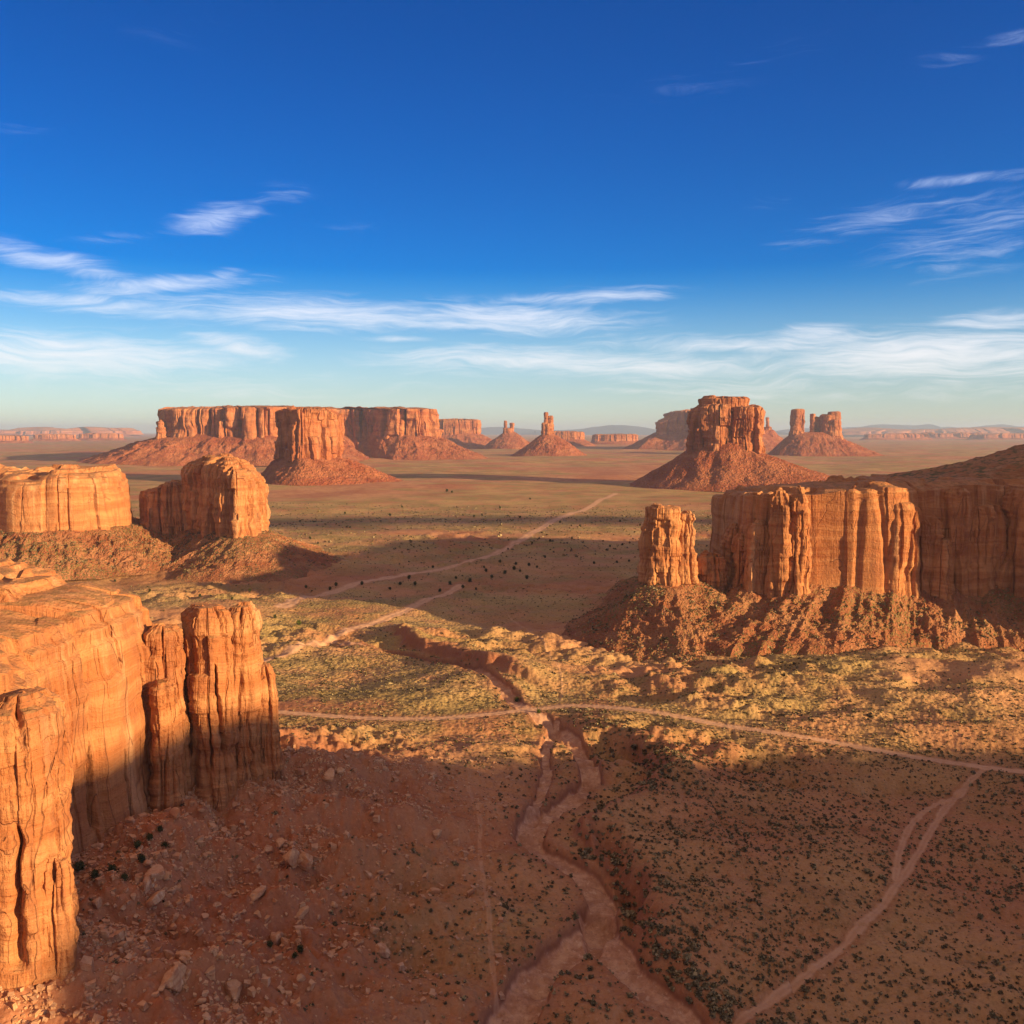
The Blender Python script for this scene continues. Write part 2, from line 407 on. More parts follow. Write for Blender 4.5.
BANK1 = picks([(760, 1060), (705, 1010), (668, 975), (642, 945), (634, 915), (630, 885), (598, 848), (585, 832), (610, 812), (648, 800), (662, 778), (645, 756), (612, 742), (580, 716)])
BANK2 = picks([(566, 700), (545, 690), (522, 676), (480, 664), (445, 656), (418, 650), (400, 636), (388, 622)])

GULLY = picks([(586, 832), (606, 850), (626, 882), (638, 915), (654, 945)])
def road_profile():
    P = np.array(ROAD); s_ = np.r_[0, np.cumsum(np.hypot(*np.diff(P, axis=0).T))]; t = np.linspace(0, s_[-1], 240)
    xx, yy = np.interp(t, s_, P[:, 0]), np.interp(t, s_, P[:, 1]); z = ground0(xx, yy)
    k = np.hanning(41); k /= k.sum(); z = np.convolve(np.pad(z, 20, mode='edge'), k, 'valid')
    return t / s_[-1], z
ROADP = road_profile()
def carve(X, Y):
    """returns height change and the masks road, wash, bare"""
    dh = np.zeros(X.shape); road = np.zeros(X.shape); wash = np.zeros(X.shape); bare = np.zeros(X.shape)
    m = (X > -700) & (X < 900) & (Y > 80) & (Y < 2600)
    if not m.any(): return dh, road, wash, bare
    x, y = X[m], Y[m]
    wob = noise2(x / 9, y / 9, 5) * 1.3 + noise2(x / 3, y / 3, 6) * .5
    a = np.zeros(x.shape); r_ = a.copy(); w_ = a.copy(); b_ = a.copy()
    for L, hh, lo in ((BANK1, 6.0, 28), (BANK2, 6.5, 42)):
        d, s, p = polyline_dist(x, y, L)
        sd = d * s * (1 if L is BANK1 else -1) * (1 if True else 1)
        if L is BANK2: sd = d * s
        ends = sst(p, 0, .22) * (1 - sst(p, .78, 1))
        sd = sd + wob * 1.6 + 3 * noise2(x / 16, y / 16, 8)
        a += ends * hh * sst(sd, -3.5, 3.5) * np.exp(-np.clip(sd, 0, None) / lo)
        b_ = np.maximum(b_, ends * np.exp(-(sd / 4.5) ** 2))
    for L, wd, dep in ((WASH, 3.9, 3.0), (WASH2, 4.3, 2.8), (WASH3, 2.0, 1.4)):
        d, s, p = polyline_dist(x, y, L)
        d = d + wob * .9
        ww = wd * (1 - .25 * p)
        a -= dep * (1 - sst(d, ww * .85, ww + 1.3)) * (1 - sst(p, .93, 1.0) * .8)
        w_ = np.maximum(w_, 1 - sst(d, ww * .92, ww + .7))
        b_ = np.maximum(b_, .7 * (1 - sst(d, ww, ww + 7)))
    d, s, p = polyline_dist(x, y, GULLY); d = np.clip(d + wob * 1.3, 0, None)
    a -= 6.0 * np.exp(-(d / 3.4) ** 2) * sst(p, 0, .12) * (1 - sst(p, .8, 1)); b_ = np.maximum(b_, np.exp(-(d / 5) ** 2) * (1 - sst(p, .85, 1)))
    for L, wd in ((ROAD, 2.1), (SPUR, 1.0), (SPUR2, .92), (MIDR, 3.3), (FARR, 5.0), (PATH, .7), (PATH2, .55)):
        d, s, p = polyline_dist(x, y, L)
        if L is ROAD:
            wr = (1 - sst(d, 3, 20)); g_ = ground0(x, y)
            a = a * (1 - wr) + wr * (np.interp(p, *ROADP) - g_)
        d = d + wob * .28 * (1.6 if wd > 3 else 1)
        rut = 1 - .30 * np.exp(-((d) / (.28 * wd)) ** 2) - .25 * np.exp(-((d - wd * 1.0) / (.2 * wd)) ** 2)
        d = d + .25 * noise2(x / 1.7, y / 1.7, 66) * min(wd, 2)
        r_ = np.maximum(r_, rut * (1 - sst(d, wd * .8, wd * 1.35)) * (1.0 if wd > 1.5 else .66 if wd > .9 else .38))
        if wd > .9: a = a + (-.25) * (1 - sst(d, wd, wd + 1.2)); b_ = np.maximum(b_, .5 * (1 - sst(d, wd, wd + 3)))
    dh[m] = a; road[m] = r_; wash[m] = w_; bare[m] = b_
    return dh, road, wash, bare
def micro(X, Y, road):
    gz = 1 - sst(np.hypot(X, Y), 250, 800)
    sl = sst(slope_h(X, Y), 1.5, 6) * (1 - sst(X, -45, 0))
    return gz * (1 - road) * (.28 * fbm2(X / 2.2, Y / 2.2, 3, 301) + sl * (.4 * fbm2(X / 4.5, Y / 4.5, 4, 311, .6) + .7 * np.clip(noise2(X / 2.6, Y / 2.6, 321) - .2, 0, 1)))
def ground(X, Y):
    X = np.atleast_1d(np.asarray(X, float)); Y = np.atleast_1d(np.asarray(Y, float))
    dh, road, _, _ = carve(X, Y)
    return ground0(X, Y) + dh + micro(X, Y, road)

def veg_mask(X, Y, h, bare):
    r = np.hypot(X, Y)
    v = sst(fbm2(X / 150, Y / 110, 4, 201, .55) + .35 * np.exp(-((X - 200) / 150) ** 2 - ((Y - 420) / 75) ** 2) + .5 * np.exp(-((X + 20) / 70) ** 2 - ((Y - 340) / 35) ** 2), -.60, .10)
    far = sst(fbm2(X / 700, Y / 300, 5, 207, .6) + .5 * (1 - sst(Y, 1300, 2400)) , -.30, .12)
    v = v * (1 - sst(r, 600, 1000)) + far * sst(r, 600, 1000)
    # red bare foot of the near mesa and of the tower
    d, _, _ = polyline_dist(X, Y, NEAR_MESA, True)
    v = v * sst(d + 25 * noise2(X / 40, Y / 40, 9), 32, 72) * (1 - .55 * (1 - sst(Y, 280, 380)))
    v = v * (1 - .85 * np.exp(-((X - 60) / 60) ** 2 - ((Y - 500) / 60) ** 2))
    v = v * (1 - .8 * np.exp(-((X + 250) / 170) ** 2 - ((Y - 740) / 55) ** 2))
    return np.clip(v * (1 - bare), 0, 1)

def build_ground():
    ys = np.concatenate([np.arange(1085, 700, -.85), np.arange(700, 470, -.6), np.arange(470, 434, -.3), np.arange(434, 431.9, -.12)])
    ang = np.arctan((ys - 512) / F) + PITCH
    rr = H / np.tan(ang); rr = rr[rr < 48000]
    rr = np.r_[1, 20, 40, 60, 80, 100, 115, 130, 138, 145, rr[rr > 150], 52000]
    A = math.atan(620 / F)
    th = np.concatenate([np.linspace(-A, A, 1250), np.linspace(A, 2 * math.pi - A, 150)[1:-1]])
    R, T = np.meshgrid(rr, th, indexing='ij')
    X = (R * np.sin(T)).ravel(); Y = (R * np.cos(T)).ravel()
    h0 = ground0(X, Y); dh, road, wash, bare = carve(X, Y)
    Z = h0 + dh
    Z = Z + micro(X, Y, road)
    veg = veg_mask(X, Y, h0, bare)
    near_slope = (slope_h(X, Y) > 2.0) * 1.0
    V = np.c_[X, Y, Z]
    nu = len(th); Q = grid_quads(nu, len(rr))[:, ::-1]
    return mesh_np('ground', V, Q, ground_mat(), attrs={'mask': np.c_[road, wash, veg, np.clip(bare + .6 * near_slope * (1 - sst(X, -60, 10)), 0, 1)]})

def ground_mat():
    m, t = new_mat('desert_ground')
    pos = t.n('ShaderNodeNewGeometry').outputs['Position']
    at = t.n('ShaderNodeAttribute', attribute_name='mask')
    sp = t.n('ShaderNodeSeparateColor', {0: at.outputs['Color']})
    road, wash, veg, bare = sp.outputs[0], sp.outputs[1], sp.outputs[2], at.outputs['Alpha']
    big = t.noise(pos, .006, 6, .6); mid = t.noise(pos, .05, 6, .65); fin = t.noise(pos, .6, 6, .7)
    c = t.mix(t.ss(big, .38, .62), (.42, .175, .085), (.52, .265, .13))
    c = t.mix(t.ss(mid, .44, .68, 0, .7), c, (.33, .115, .055))
    c = t.mix(t.ss(fin, .5, .75, 0, .45), c, (.54, .30, .165))
    c = t.mix(t.m('MULTIPLY', bare, .75), c, (.30, .105, .055))  # bare red soil, its dark tone also standing in for gully shade
    # dry grass and sage cover
    tuft = t.n('ShaderNodeTexVoronoi', {'Vector': pos, 'Scale': .55}).outputs[0]
    tuf2 = t.n('ShaderNodeTexVoronoi', {'Vector': pos, 'Scale': .16}).outputs[0]
    vn = t.noise(pos, .025, 6, .65)
    gcol = t.mix(t.ss(t.noise(pos, .012, 5), .4, .62), (.31, .23, .085), (.46, .315, .125))
    c = t.mix(t.m('MULTIPLY', veg, t.ss(vn, .36, .58, .2, .92)), c, gcol)
    dots = t.m('MULTIPLY', t.m('SUBTRACT', 1.0, t.ss(tuft, .12, .42)), t.ss(mid, .42, .58, .25, .8))
    c = t.mix(t.m('MULTIPLY', dots, t.m('ADD', t.m('MULTIPLY', veg, .75), .12)), c, (.10, .085, .032))
    dot2 = t.m('MULTIPLY', t.m('SUBTRACT', 1.0, t.ss(tuf2, .08, .26)), t.ss(vn, .45, .6, 0, .8))
    c = t.mix(t.m('MULTIPLY', dot2, veg), c, (.09, .08, .03))
    spk = t.noise(pos, 1.1, 8, .8)
    c = t.mix(t.ss(spk, .55, .66, 0, .55), c, (.62, .36, .20))
    c = t.mix(t.ss(spk, .46, .37, 0, .6), c, (.20, .085, .042))
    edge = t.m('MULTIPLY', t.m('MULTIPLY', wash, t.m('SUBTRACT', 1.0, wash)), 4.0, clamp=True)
    # gravelly wash bed and dirt road, with their own blotches
    wn = t.noise(pos, .22, 6, .7)
    c = t.mix(wash, c, t.mix(t.ss(wn, .4, .66), (.43, .215, .12), (.62, .365, .22)))
    c = t.mix(t.m('MULTIPLY', wash, t.ss(spk, .48, .36, 0, .55)), c, (.24, .11, .065))
    c = t.mix(t.m('MULTIPLY', wash, t.ss(t.noise(pos, .5, 5, .7), .56, .66, 0, .6)), c, (.70, .48, .33))
    c = t.mix(t.m('MULTIPLY', edge, .7), c, (.21, .08, .045))  # bank edges painted darker so the wash cut looks shaded and deep
    c = t.mix(t.m('MULTIPLY', road, t.ss(wn, .3, .55, .6, 1)), c, t.mix(fin, (.58, .32, .18), (.70, .44, .27)))
    soft = t.m('SUBTRACT', 1.0, t.m('MAXIMUM', road, wash), clamp=True)
    h = t.m('ADD', t.m('MULTIPLY', fin, .5), t.m('MULTIPLY', t.m('MULTIPLY', t.m('SUBTRACT', 1.0, tuft), t.m('ADD', veg, .2)), .55))
    h = t.m('ADD', t.m('MULTIPLY', h, soft), t.m('MULTIPLY', mid, 1.2))
    return finish(m, t, c, .96, h, 1.0, .8, .08)

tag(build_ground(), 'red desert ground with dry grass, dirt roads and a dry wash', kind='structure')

# ------------------------------------------------------------------ rock builder
def rock_body(name, outline, zf, zt, mat, parent=None, n=300, m=90, k=1.0, A=(3.0, 1.4, .5), round_top=.12, round_r=4.0, flare=2.0,
              strata=.7, dome=2.0, seed=1, spine=None, cap=22, capn=1.0, wz=.09, sm=3, rimcut=3.0, ledge=None, focus=None, slots=(), blk=1.0, terr=2.2):
    """a sandstone body: walls that follow the plan outline, vertical columns and cracks, beds, rounded rim, uneven top.
    zf, zt numbers or functions of (X, Y); k scales the columns"""
    Q = smooth_loop(outline, n, sm, focus); N = loop_normals(Q, max(2, n // 120))
    fz = zf if callable(zf) else (lambda x, y: np.full(x.shape, float(zf)))
    ft = zt if callable(zt) else (lambda x, y: np.full(x.shape, float(zt)))
    x0, y0 = Q[:, 0], Q[:, 1]
    z0 = fz(x0, y0); z1 = ft(x0, y0); hh = z1 - z0
    C = Q.mean(0) if spine is None else None
    v = np.linspace(0, 1, m) ** .92
    Vv = v[:, None]
    z = z0 + hh * Vv
    u = noise3(x0 / (9 * k), y0 / (9 * k), z * .03 / k, seed + 3) * .9      # bends the columns
    px, py = x0 + u * 2 * k, y0 + u * 2 * k
    b1 = np.abs(noise3(px / (17 * k), py / (17 * k), z * wz / (17 * k), seed + 7))
    b2 = np.abs(noise3(px / (6.5 * k), py / (6.5 * k), z * wz * 1.6 / (6.5 * k), seed + 17))
    b3 = np.abs(noise3(px / (2.6 * k), py / (2.6 * k), z * .35 / (2.6 * k), seed + 27))
    c1 = 1 - sst(b1, 0, .10); c2 = (1 - sst(b2, 0, .13)) * sst(noise3(x0 / (20 * k), y0 / (20 * k), z / (26 * k), seed + 37), -.25, .25)
    D = A[0] * (1.2 * b1 - .7 * c1) + A[1] * (.8 * b2 - .6 * c2) + A[2] * (b3 * 1.2)
    D = D + 1.2 * A[1] * fbm3(x0 / (14 * k), y0 / (14 * k), z / (12 * k), 3, seed + 47)
    bed = np.tanh(3.5 * noise3(x0 * 0 + .5, x0 / (160 * k), z / (5.5 * k), seed + 57)) * .6 + noise3(x0 / (40 * k), y0 / (40 * k), z / (1.8 * k), seed + 67) * .5
    D = D + strata * bed
    qx, qy = x0 + (px - x0) * .5 + .35 * k * noise3(x0 / (4 * k), y0 / (4 * k), z / (16 * k), seed + 81), y0 + (py - y0) * .5 + 0 * z
    v1, j1 = blocks(qx, qy, z, 8.5 * k, 26 * k, seed + 83); v2, j2 = blocks(qx, qy, z, 3.4 * k, 9 * k, seed + 84)
    j1 = j1 * sst(noise3(x0 / (15 * k), y0 / (15 * k), z / (60 * k), seed + 86), -.12, .22)
    gate = sst(noise3(x0 / (26 * k), y0 / (26 * k), z / (30 * k), seed + 85), -.05, .35)
    D = D + blk * ((A[1] * 1.0 + .25 * A[0]) * v1 - (.5 * A[0] + A[1]) * .8 * j1 + gate * (A[1] * .55 * v2 - A[1] * .8 * j2))
    if ledge: 
        for zl, w_, a_ in ledge: D = D + a_ * (1 - sst(z, zl - w_, zl + w_))
    for (ax, ay, za, zb, wd, dp, sl) in slots:       # deep cracks: place on the wall, height range, width, depth, lean
        wob_ = .7 * noise3(z / 6, z / 6 + ax, z * 0, seed) + .25 * noise3(z / 1.7, z * 0, z * 0 + ay, seed)
        dd = (x0 - ax) * -N[:, 1] + (y0 - ay) * N[:, 0] + (z - (za + zb) / 2) * sl + wob_
        near_ = np.hypot(x0 - ax, y0 - ay) < 25
        wv = wd * (.35 + .65 * (1 - sst(z, za, zb)))
        D = D - near_ * dp * np.exp(-np.abs(dd / wv) ** 2.5) * sst(z, za, za + 2) * (1 - sst(z, zb - 3, zb))
    stp = 2.6 * k; lz = z / stp + .5 * noise3(x0 / (25 * k), y0 / (25 * k), z * 0, seed + 91); zq = z + stp * .8 * (np.floor(lz) + sst(lz - np.floor(lz), .55, 1) - lz)
    VQ = np.clip((zq - z0) / hh, 1 - round_top, 1)
    D = D + flare * (1 - Vv) ** 2.2 - np.where(Vv + 0 * z > 1 - round_top, round_r * (1 - np.sqrt(np.clip(1 - ((VQ - 1 + round_top) / round_top) ** 2, 0, 1))), 0)
    z = z - rimcut * (c1 * .7 + c2 * .3) * Vv ** 7
    X = x0 + N[:, 0] * D; Y = y0 + N[:, 1] * D
    rings = [np.stack([X, Y, z], -1)]
    # the top
    rx, ry, rz = X[-1], Y[-1], z[-1]
    if spine is not None:
        best = np.full(n, 1e18); sx = np.zeros(n); sy = np.zeros(n)
        for (ax, ay), (bx, by) in zip(spine[:-1], spine[1:]):
            tt = np.clip(((rx - ax) * (bx - ax) + (ry - ay) * (by - ay)) / ((bx - ax) ** 2 + (by - ay) ** 2), 0, 1)
            qx, qy = ax + tt * (bx - ax), ay + tt * (by - ay); d = np.hypot(rx - qx, ry - qy)
            mm = d < best; best = np.where(mm, d, best); sx = np.where(mm, qx, sx); sy = np.where(mm, qy, sy)
    else: sx, sy = np.full(n, rx.mean()), np.full(n, ry.mean())
    tt = (np.linspace(0, 1, cap + 1)[1:] ** 1.25)[:, None]
    cx = rx + (sx - rx) * tt; cy = ry + (sy - ry) * tt
    cz = ft(cx, cy) + dome * (1 - (1 - tt) ** 2) + capn * (fbm2(cx / (13 * k), cy / (13 * k), 4, seed + 77, .55) * sst(tt, 0, .3) * 1.6)
    cz = cz + (rz - z1) * (1 - sst(tt, 0, .35))
    st = terr * k * (1 + .0 * cz); lv = cz / st + .6 * fbm2(cx / (30 * k), cy / (30 * k), 3, seed + 78); cz = cz + .75 * st * (np.floor(lv) + sst(lv - np.floor(lv), .0, .3) - lv) * sst(tt, 0, .12)
    rings.append(np.stack([cx, cy, cz], -1))
    V = np.concatenate(rings, 0).reshape(-1, 3)
    return mesh_np(name, V, grid_quads(n, m + cap), mat, parent, smooth=False)

def talus_body(name, outline, zf, reach, mat, parent=None, n=300, m=50, k=1.0, gully=4.0, rough=1.0, seed=1, zg=0.0, sm=3, steps=0.0, power=1.5, sink=3.0, gw=26.0):
    """rubble apron: from the cliff foot down and out to the plain, cut by gullies; reach = number or function of (X, Y)"""
    Q = smooth_loop(outline, n, sm); s = np.arange(n)
    per = np.hypot(*(np.roll(Q, -1, 0) - Q).T).sum()
    Nb = loop_normals(Q, max(3, n // 14)); x0, y0 = Q.T
    Rr = reach(x0, y0) if callable(reach) else np.full(n, float(reach))
    zf_ = zf(x0, y0) if callable(zf) else np.full(n, float(zf))
    t = (np.linspace(-.22, 1, m))[:, None]
    arc = s / n * per
    th = s / n * 2 * np.pi; RR = per / (2 * np.pi)
    lx, ly = RR * np.cos(th), RR * np.sin(th)
    g = noise3(lx / (gw * k), ly / (gw * k), np.clip(t, 0, 1) * .9 + .1 * s[None, :] * 0, seed + 1)
    g2 = noise3(lx / (gw * .38 * k), ly / (gw * .38 * k), np.clip(t, 0, 1) * 1.6, seed + 2)
    ridge = (1 - 2.2 * np.abs(g)) + .45 * (1 - 2 * np.abs(g2))
    Rm = Rr * (1 + .22 * noise3(lx / (45 * k), ly / (45 * k), 0 * t + .3, seed + 4) + .06 * ridge)
    X = x0 + Nb[:, 0] * Rm * t; Y = y0 + Nb[:, 1] * Rm * t
    tc = np.clip(t, 0, 1)
    prof = (1 - tc) ** power
    z = zg - sink * sst(tc, .8, 1) + (zf_ - zg) * prof
    win = (4 * tc * (1 - tc)) ** .7 * (1 - .35 * tc)
    z = z + gully * ridge * win * .6 - gully * .25 * win
    if mat is M_TFAR: rough = rough * .55
    z = z + rough * win * (fbm2(X / (7 * k), Y / (7 * k), 5, seed + 5, .62) + .5 * (1 - 2 * np.abs(noise2(X / (11 * k), Y / (11 * k), seed + 6))))
    w1, w2, wc = cell2(X / (3.4 * k) + .4 * noise2(X / (3 * k), Y / (3 * k), 3), Y / (3.4 * k), seed + 7); bl = (wc & 1023) / 1023.0
    z = z + rough * win * (.9 * np.clip(bl - .45, 0, 1) * sst(w2 - w1, .02, .16))
    if steps: z = z + steps * win * np.tanh(4 * noise3(0 * X + .5, 0 * X, z / (9 * k), seed + 9))
    z = np.where(t < 0, zf_ - t * Rr * .55, z)
    V = np.stack([X, Y, z + 0 * X], -1).reshape(-1, 3)
    if mat is M_TNEAR: TALUS.append(V)
    return mesh_np(name, V, grid_quads(n, m)[:, ::-1], mat, parent, smooth=False)

TALUS = []
def ell(cx, cy, rx, ry, rot=0, n=14, p=2.6, jit=.08, seed=0):
    rnd = random.Random(seed); out = []
    for i in range(n):
        a = 2 * math.pi * i / n; c, s = math.cos(a), math.sin(a)
        r = (abs(c) ** p + abs(s) ** p) ** (-1 / p) * (1 + rnd.uniform(-jit, jit))
        x, y = r * c * rx, r * s * ry; R = math.radians(rot)
        out.append((cx + x * math.cos(R) - y * math.sin(R), cy + x * math.sin(R) + y * math.cos(R)))
    return out

M_NEAR = rock_mat('sandstone_near', .75, (1.06, 1.04, .97), .4, .40)
M_MID = rock_mat('sandstone_mid', 1.3, (.92, .92, .9), .9, .5)
M_FAR = rock_mat('sandstone_far', 3.2, (.92, .80, .78), .35, .55)
M_TNEAR = talus_mat('rubble_mid', 1.0, .85)
M_TFAR = talus_mat('rubble_far', 3.0, .15, (.93, .74, .72))

# ------------------------------------------------------------------ near left mesa with its joined pillars
nm = thing('sandstone_mesa', (-150, 180, 0), 'large orange sandstone cliff with rounded top and joined pillars at the near left', 'mesa')
def nm_top(x, y):
    return 77 + 5 * sst(-x, 100, 170) + 2.5 * noise2(x / 30, y / 30, 3) - 7 * (1 - sst(y, 120, 165))
rock_body('cliff', [(-84, 152), (-88, 165), (-99, 178), (-101, 195), (-96, 212), (-94.5, 226), (-96, 233), (-104, 244), (-132, 258), (-170, 268), (-230, 262), (-300, 235), (-330, 180), (-320, 100), (-250, 80), (-170, 100), (-130, 122), (-104, 140), (-92, 147)],
          14, nm_top, M_NEAR, nm, n=1900, m=280, k=1.5, A=(2.0, .42, .10), round_top=.20, round_r=9, flare=4, strata=.38, dome=5, seed=14, cap=70, focus=(-112, -60, 140, 250, 9),
          slots=((-98, 202, 28, 62, .8, 4.5, -.10), (-96, 212, 22, 44, .5, 3.0, 0), (-96.5, 220, 22, 46, .45, 3.0, 0), (-100, 189, 30, 50, .5, 2.4, 0), (-97, 223, 50, 68, .5, 2.2, .08), (-93, 172, 40, 60, 1.6, 3.5, .2)), capn=1.6,
          spine=[(-160, 150), (-180, 200), (-230, 180)], rimcut=2.0, wz=.12)
# a leaning slab buttress at the foot of the wall
def slab(name, x, y, w_, d_, z0, z1, rot, seed, **kw):
    a = dict(n=260, m=200, k=.5, A=(.9, .55, .14), round_top=.07, round_r=min(w_, d_) * .42, flare=1.4, strata=.3, dome=1.2, seed=seed, cap=14, capn=.5, rimcut=2.5, wz=.07)
    a.update(kw)
    return rock_body(name, ell(x, y, w_, d_, rot, 12, 3.2, .09, seed), z0, z1, M_NEAR, nm, **a)
slab('pillar', -90.2, 230, 4.1, 5.0, 14, 69, 10, 21)
slab('pillar', -88.6, 224, 3.0, 3.2, 14, 56, 25, 22)
slab('pillar', -81.5, 238, 5.2, 7.0, 14, 72.5, 20, 26, n=420, slots=((-78, 233, 34, 60, .5, 2.5, .06), (-79.5, 231, 30, 46, .3, 1.8, 0)))
slab('pillar', -73.8, 243.5, 3.9, 6.5, 14, 71.5, 5, 24, n=400, slots=((-71, 238, 24, 42, .5, 2.2, .05), (-76, 238, 50, 70, .4, 1.8, 0)))
slab('pillar', -69.2, 245.5, 2.5, 4.2, 14, 54, 30, 25)
slab('buttress', -86.5, 155, 6.0, 9, 14, 73, 12, 29, round_r=5, n=420, slots=((-84, 147, 28, 54, .9, 3.0, -.03), (-80.5, 150, 28, 44, .8, 2.4, 0)))
rock_body('back_wall', [(-96, 232), (-88, 240), (-76, 248), (-70, 252), (-74, 257), (-90, 254), (-104, 246), (-104, 236)], 14, lambda x, y: 58 - 8 * sst(x, -90, -72), M_NEAR, nm, n=300, m=150, k=.6, A=(1.2, .8, .2), flare=2, strata=.3, seed=35, cap=14, rimcut=3)
slab('buttress', -81, 153, 2.2, 2.6, 14, 44, 12, 30, round_r=1.5)

# ------------------------------------------------------------------ right: tower and long mesa
tw = thing('rock_tower', (92, 522, 5), 'free standing twin headed sandstone tower left of the long mesa', 'rock tower')
rock_body('pillar', ell(XAT(662, 522), 522, 8.8, 8, 12, 12, 4.0, .10, 41), 10, 75.5, M_NEAR, tw, n=360, m=170, k=.75, A=(2.0, 1.3, .5), round_top=.03, round_r=1.5, flare=4, wz=.05, strata=.6, dome=1, seed=31, cap=12, rimcut=4)
rock_body('pillar', ell(XAT(686, 524), 524, 5.0, 8, -10, 12, 4.0, .10, 42), 10, 71.5, M_NEAR, tw, n=300, m=170, k=.7, A=(1.6, 1.0, .4), round_top=.03, round_r=1.5, flare=5, wz=.05, strata=.6, dome=1, seed=32, cap=12, rimcut=4)
rock_body('fin', ell(XAT(712, 530), 532, 9, 5, 0, 12, 3.0, .12, 43), 8, 46, M_NEAR, tw, n=220, m=80, k=.8, A=(2.0, 1.1, .4), flare=4, strata=.6, seed=33, cap=12, rimcut=6)
talus_body('talus', ell(94, 524, 20, 12, 3, 14, 2.4, .1, 4), 31, lambda x, y: 40 + 32 * sst(x, 62, 92), M_TNEAR, tw, n=700, m=150, k=.8, gully=4.6, rough=1.3, seed=43, zg=2, power=1.7, gw=17)

rm = thing('sandstone_mesa', (400, 600, 0), 'long orange sandstone mesa with sheer walls and green top on the right', 'mesa')
def rm_top(x, y):
    q = .4831 * x + .8756 * y; a = .8756 * x - .4831 * y
    z = 82 + 5 * sst(x, 140, 200) + 3 * noise2(x / 40, y / 40, 7)
    z = z + 1 * sst(x, 215, 260) - 6 * sst(y, 540, 600) * (1 - sst(x, 300, 350))
    prom = sst(x, 335, 365)
    prom = prom * (1 - sst(y, 500, 545))
    z = z * (1 - prom) + prom * (118 + 26 * sst(q, 540, 580))
    return z
rock_body('cliff', [(139, 521), (158, 515), (176, 514), (207, 503), (228, 512), (258, 522), (300, 526), (332, 492), (352, 438), (425, 405), (500, 385), (700, 420), (900, 560), (900, 800), (500, 760), (300, 690), (180, 640), (140, 628), (134, 590), (138, 552)],
          10, rm_top, M_NEAR, rm, n=2600, focus=(120, 320, 490, 620, 5), m=200, k=2.1, A=(1.9, .75, .2), round_top=.05, round_r=3.5, wz=.07, flare=4, strata=.6, dome=1, seed=58, blk=.85, cap=110, capn=2.2,
          spine=[(185, 575), (300, 620), (600, 600)], rimcut=3)
for i, (x, y, rx, ry, zt) in enumerate(((143, 516, 6, 6, 66), (137, 530, 5, 6, 58), (135, 545, 5, 7, 62), (152, 510, 6, 5, 84), (163, 508, 5.5, 6, 85))):
    rock_body('buttress', ell(x, y, rx, ry, 0, 12, 2.6, .12, i), 10, zt, M_NEAR, rm, n=160, m=110, k=.8, A=(1.6, 1.0, .3), round_top=.1, round_r=4, flare=3, strata=.5, seed=60 + i, cap=10, rimcut=3)
for i, (x, y, rx, ry, zt) in enumerate(((222, 512, 9, 7, 80), (238, 520, 11, 8, 70), (258, 520, 8, 7, 86), (276, 524, 13, 8, 76), (296, 520, 9, 9, 84), (312, 508, 9, 9, 92), (247, 514, 6, 5, 56))):
    rock_body('buttress', ell(x, y, rx, ry, 10 * i, 12, 3.0, .14, 40 + i), 10, zt, M_NEAR, rm, n=220, m=110, k=1.1, A=(1.8, 1.2, .3), round_top=.12, round_r=4, flare=3, strata=.7, dome=1.5, seed=160 + i, cap=12, rimcut=3)
# stepped upper tier
def up_top(x, y):
    q = .4831 * x + .8756 * y
    f = np.interp(q, [500, 640, 725, 800, 891, 960, 1100], [150, 155, 150, 130, 104, 95, 90])
    g = np.interp(x, [200, 262, 320, 360, 430, 480, 570], [80, 86, 98, 109, 116, 120, 230])
    return np.minimum(g, f)
talus_body('upper_slope', [(365, 590), (420, 540), (520, 470), (650, 470), (800, 560), (820, 700), (560, 740), (400, 690)], lambda x, y: up_top(x, y) , lambda x, y: 22 + 120 * sst(y, 565, 610) * (1 - sst(x, 380, 470)), M_MID, rm, n=700, m=90, k=1.6, gully=2.5, rough=1.2, seed=73, zg=76, power=1.0, steps=4.0, gw=26)
rock_body('upper_tier', [(363, 592), (420, 538), (520, 468), (650, 468), (800, 560), (820, 700), (560, 742), (400, 692)], 84, lambda x, y: up_top(x, y) + .5, M_MID, rm, n=500, m=40, k=1.8, A=(1.5, .8, .3), round_r=2, flare=1, strata=1.0, dome=.5, seed=75, cap=40, capn=2, spine=[(430, 630), (640, 600), (740, 640)])
talus_body('talus', [(139, 521), (158, 515), (176, 514), (207, 503), (228, 512), (258, 522), (300, 526), (332, 492), (352, 438), (425, 405), (500, 385), (700, 420), (900, 560), (900, 800), (500, 760), (300, 690), (180, 640), (140, 628), (134, 590), (138, 552)],
           lambda x, y: 33 + 3 * noise2(x / 20, y / 20, 5) - 3 * sst(x, 150, 130), lambda x, y: 64 + 24 * np.exp(-((x - 165) / 40) ** 2) - 26 * sst(x, 325, 345), M_TNEAR, rm, n=3000, m=120, k=.9, gully=5.2, rough=1.5, seed=83, zg=8, power=1.75, gw=17, sink=10)

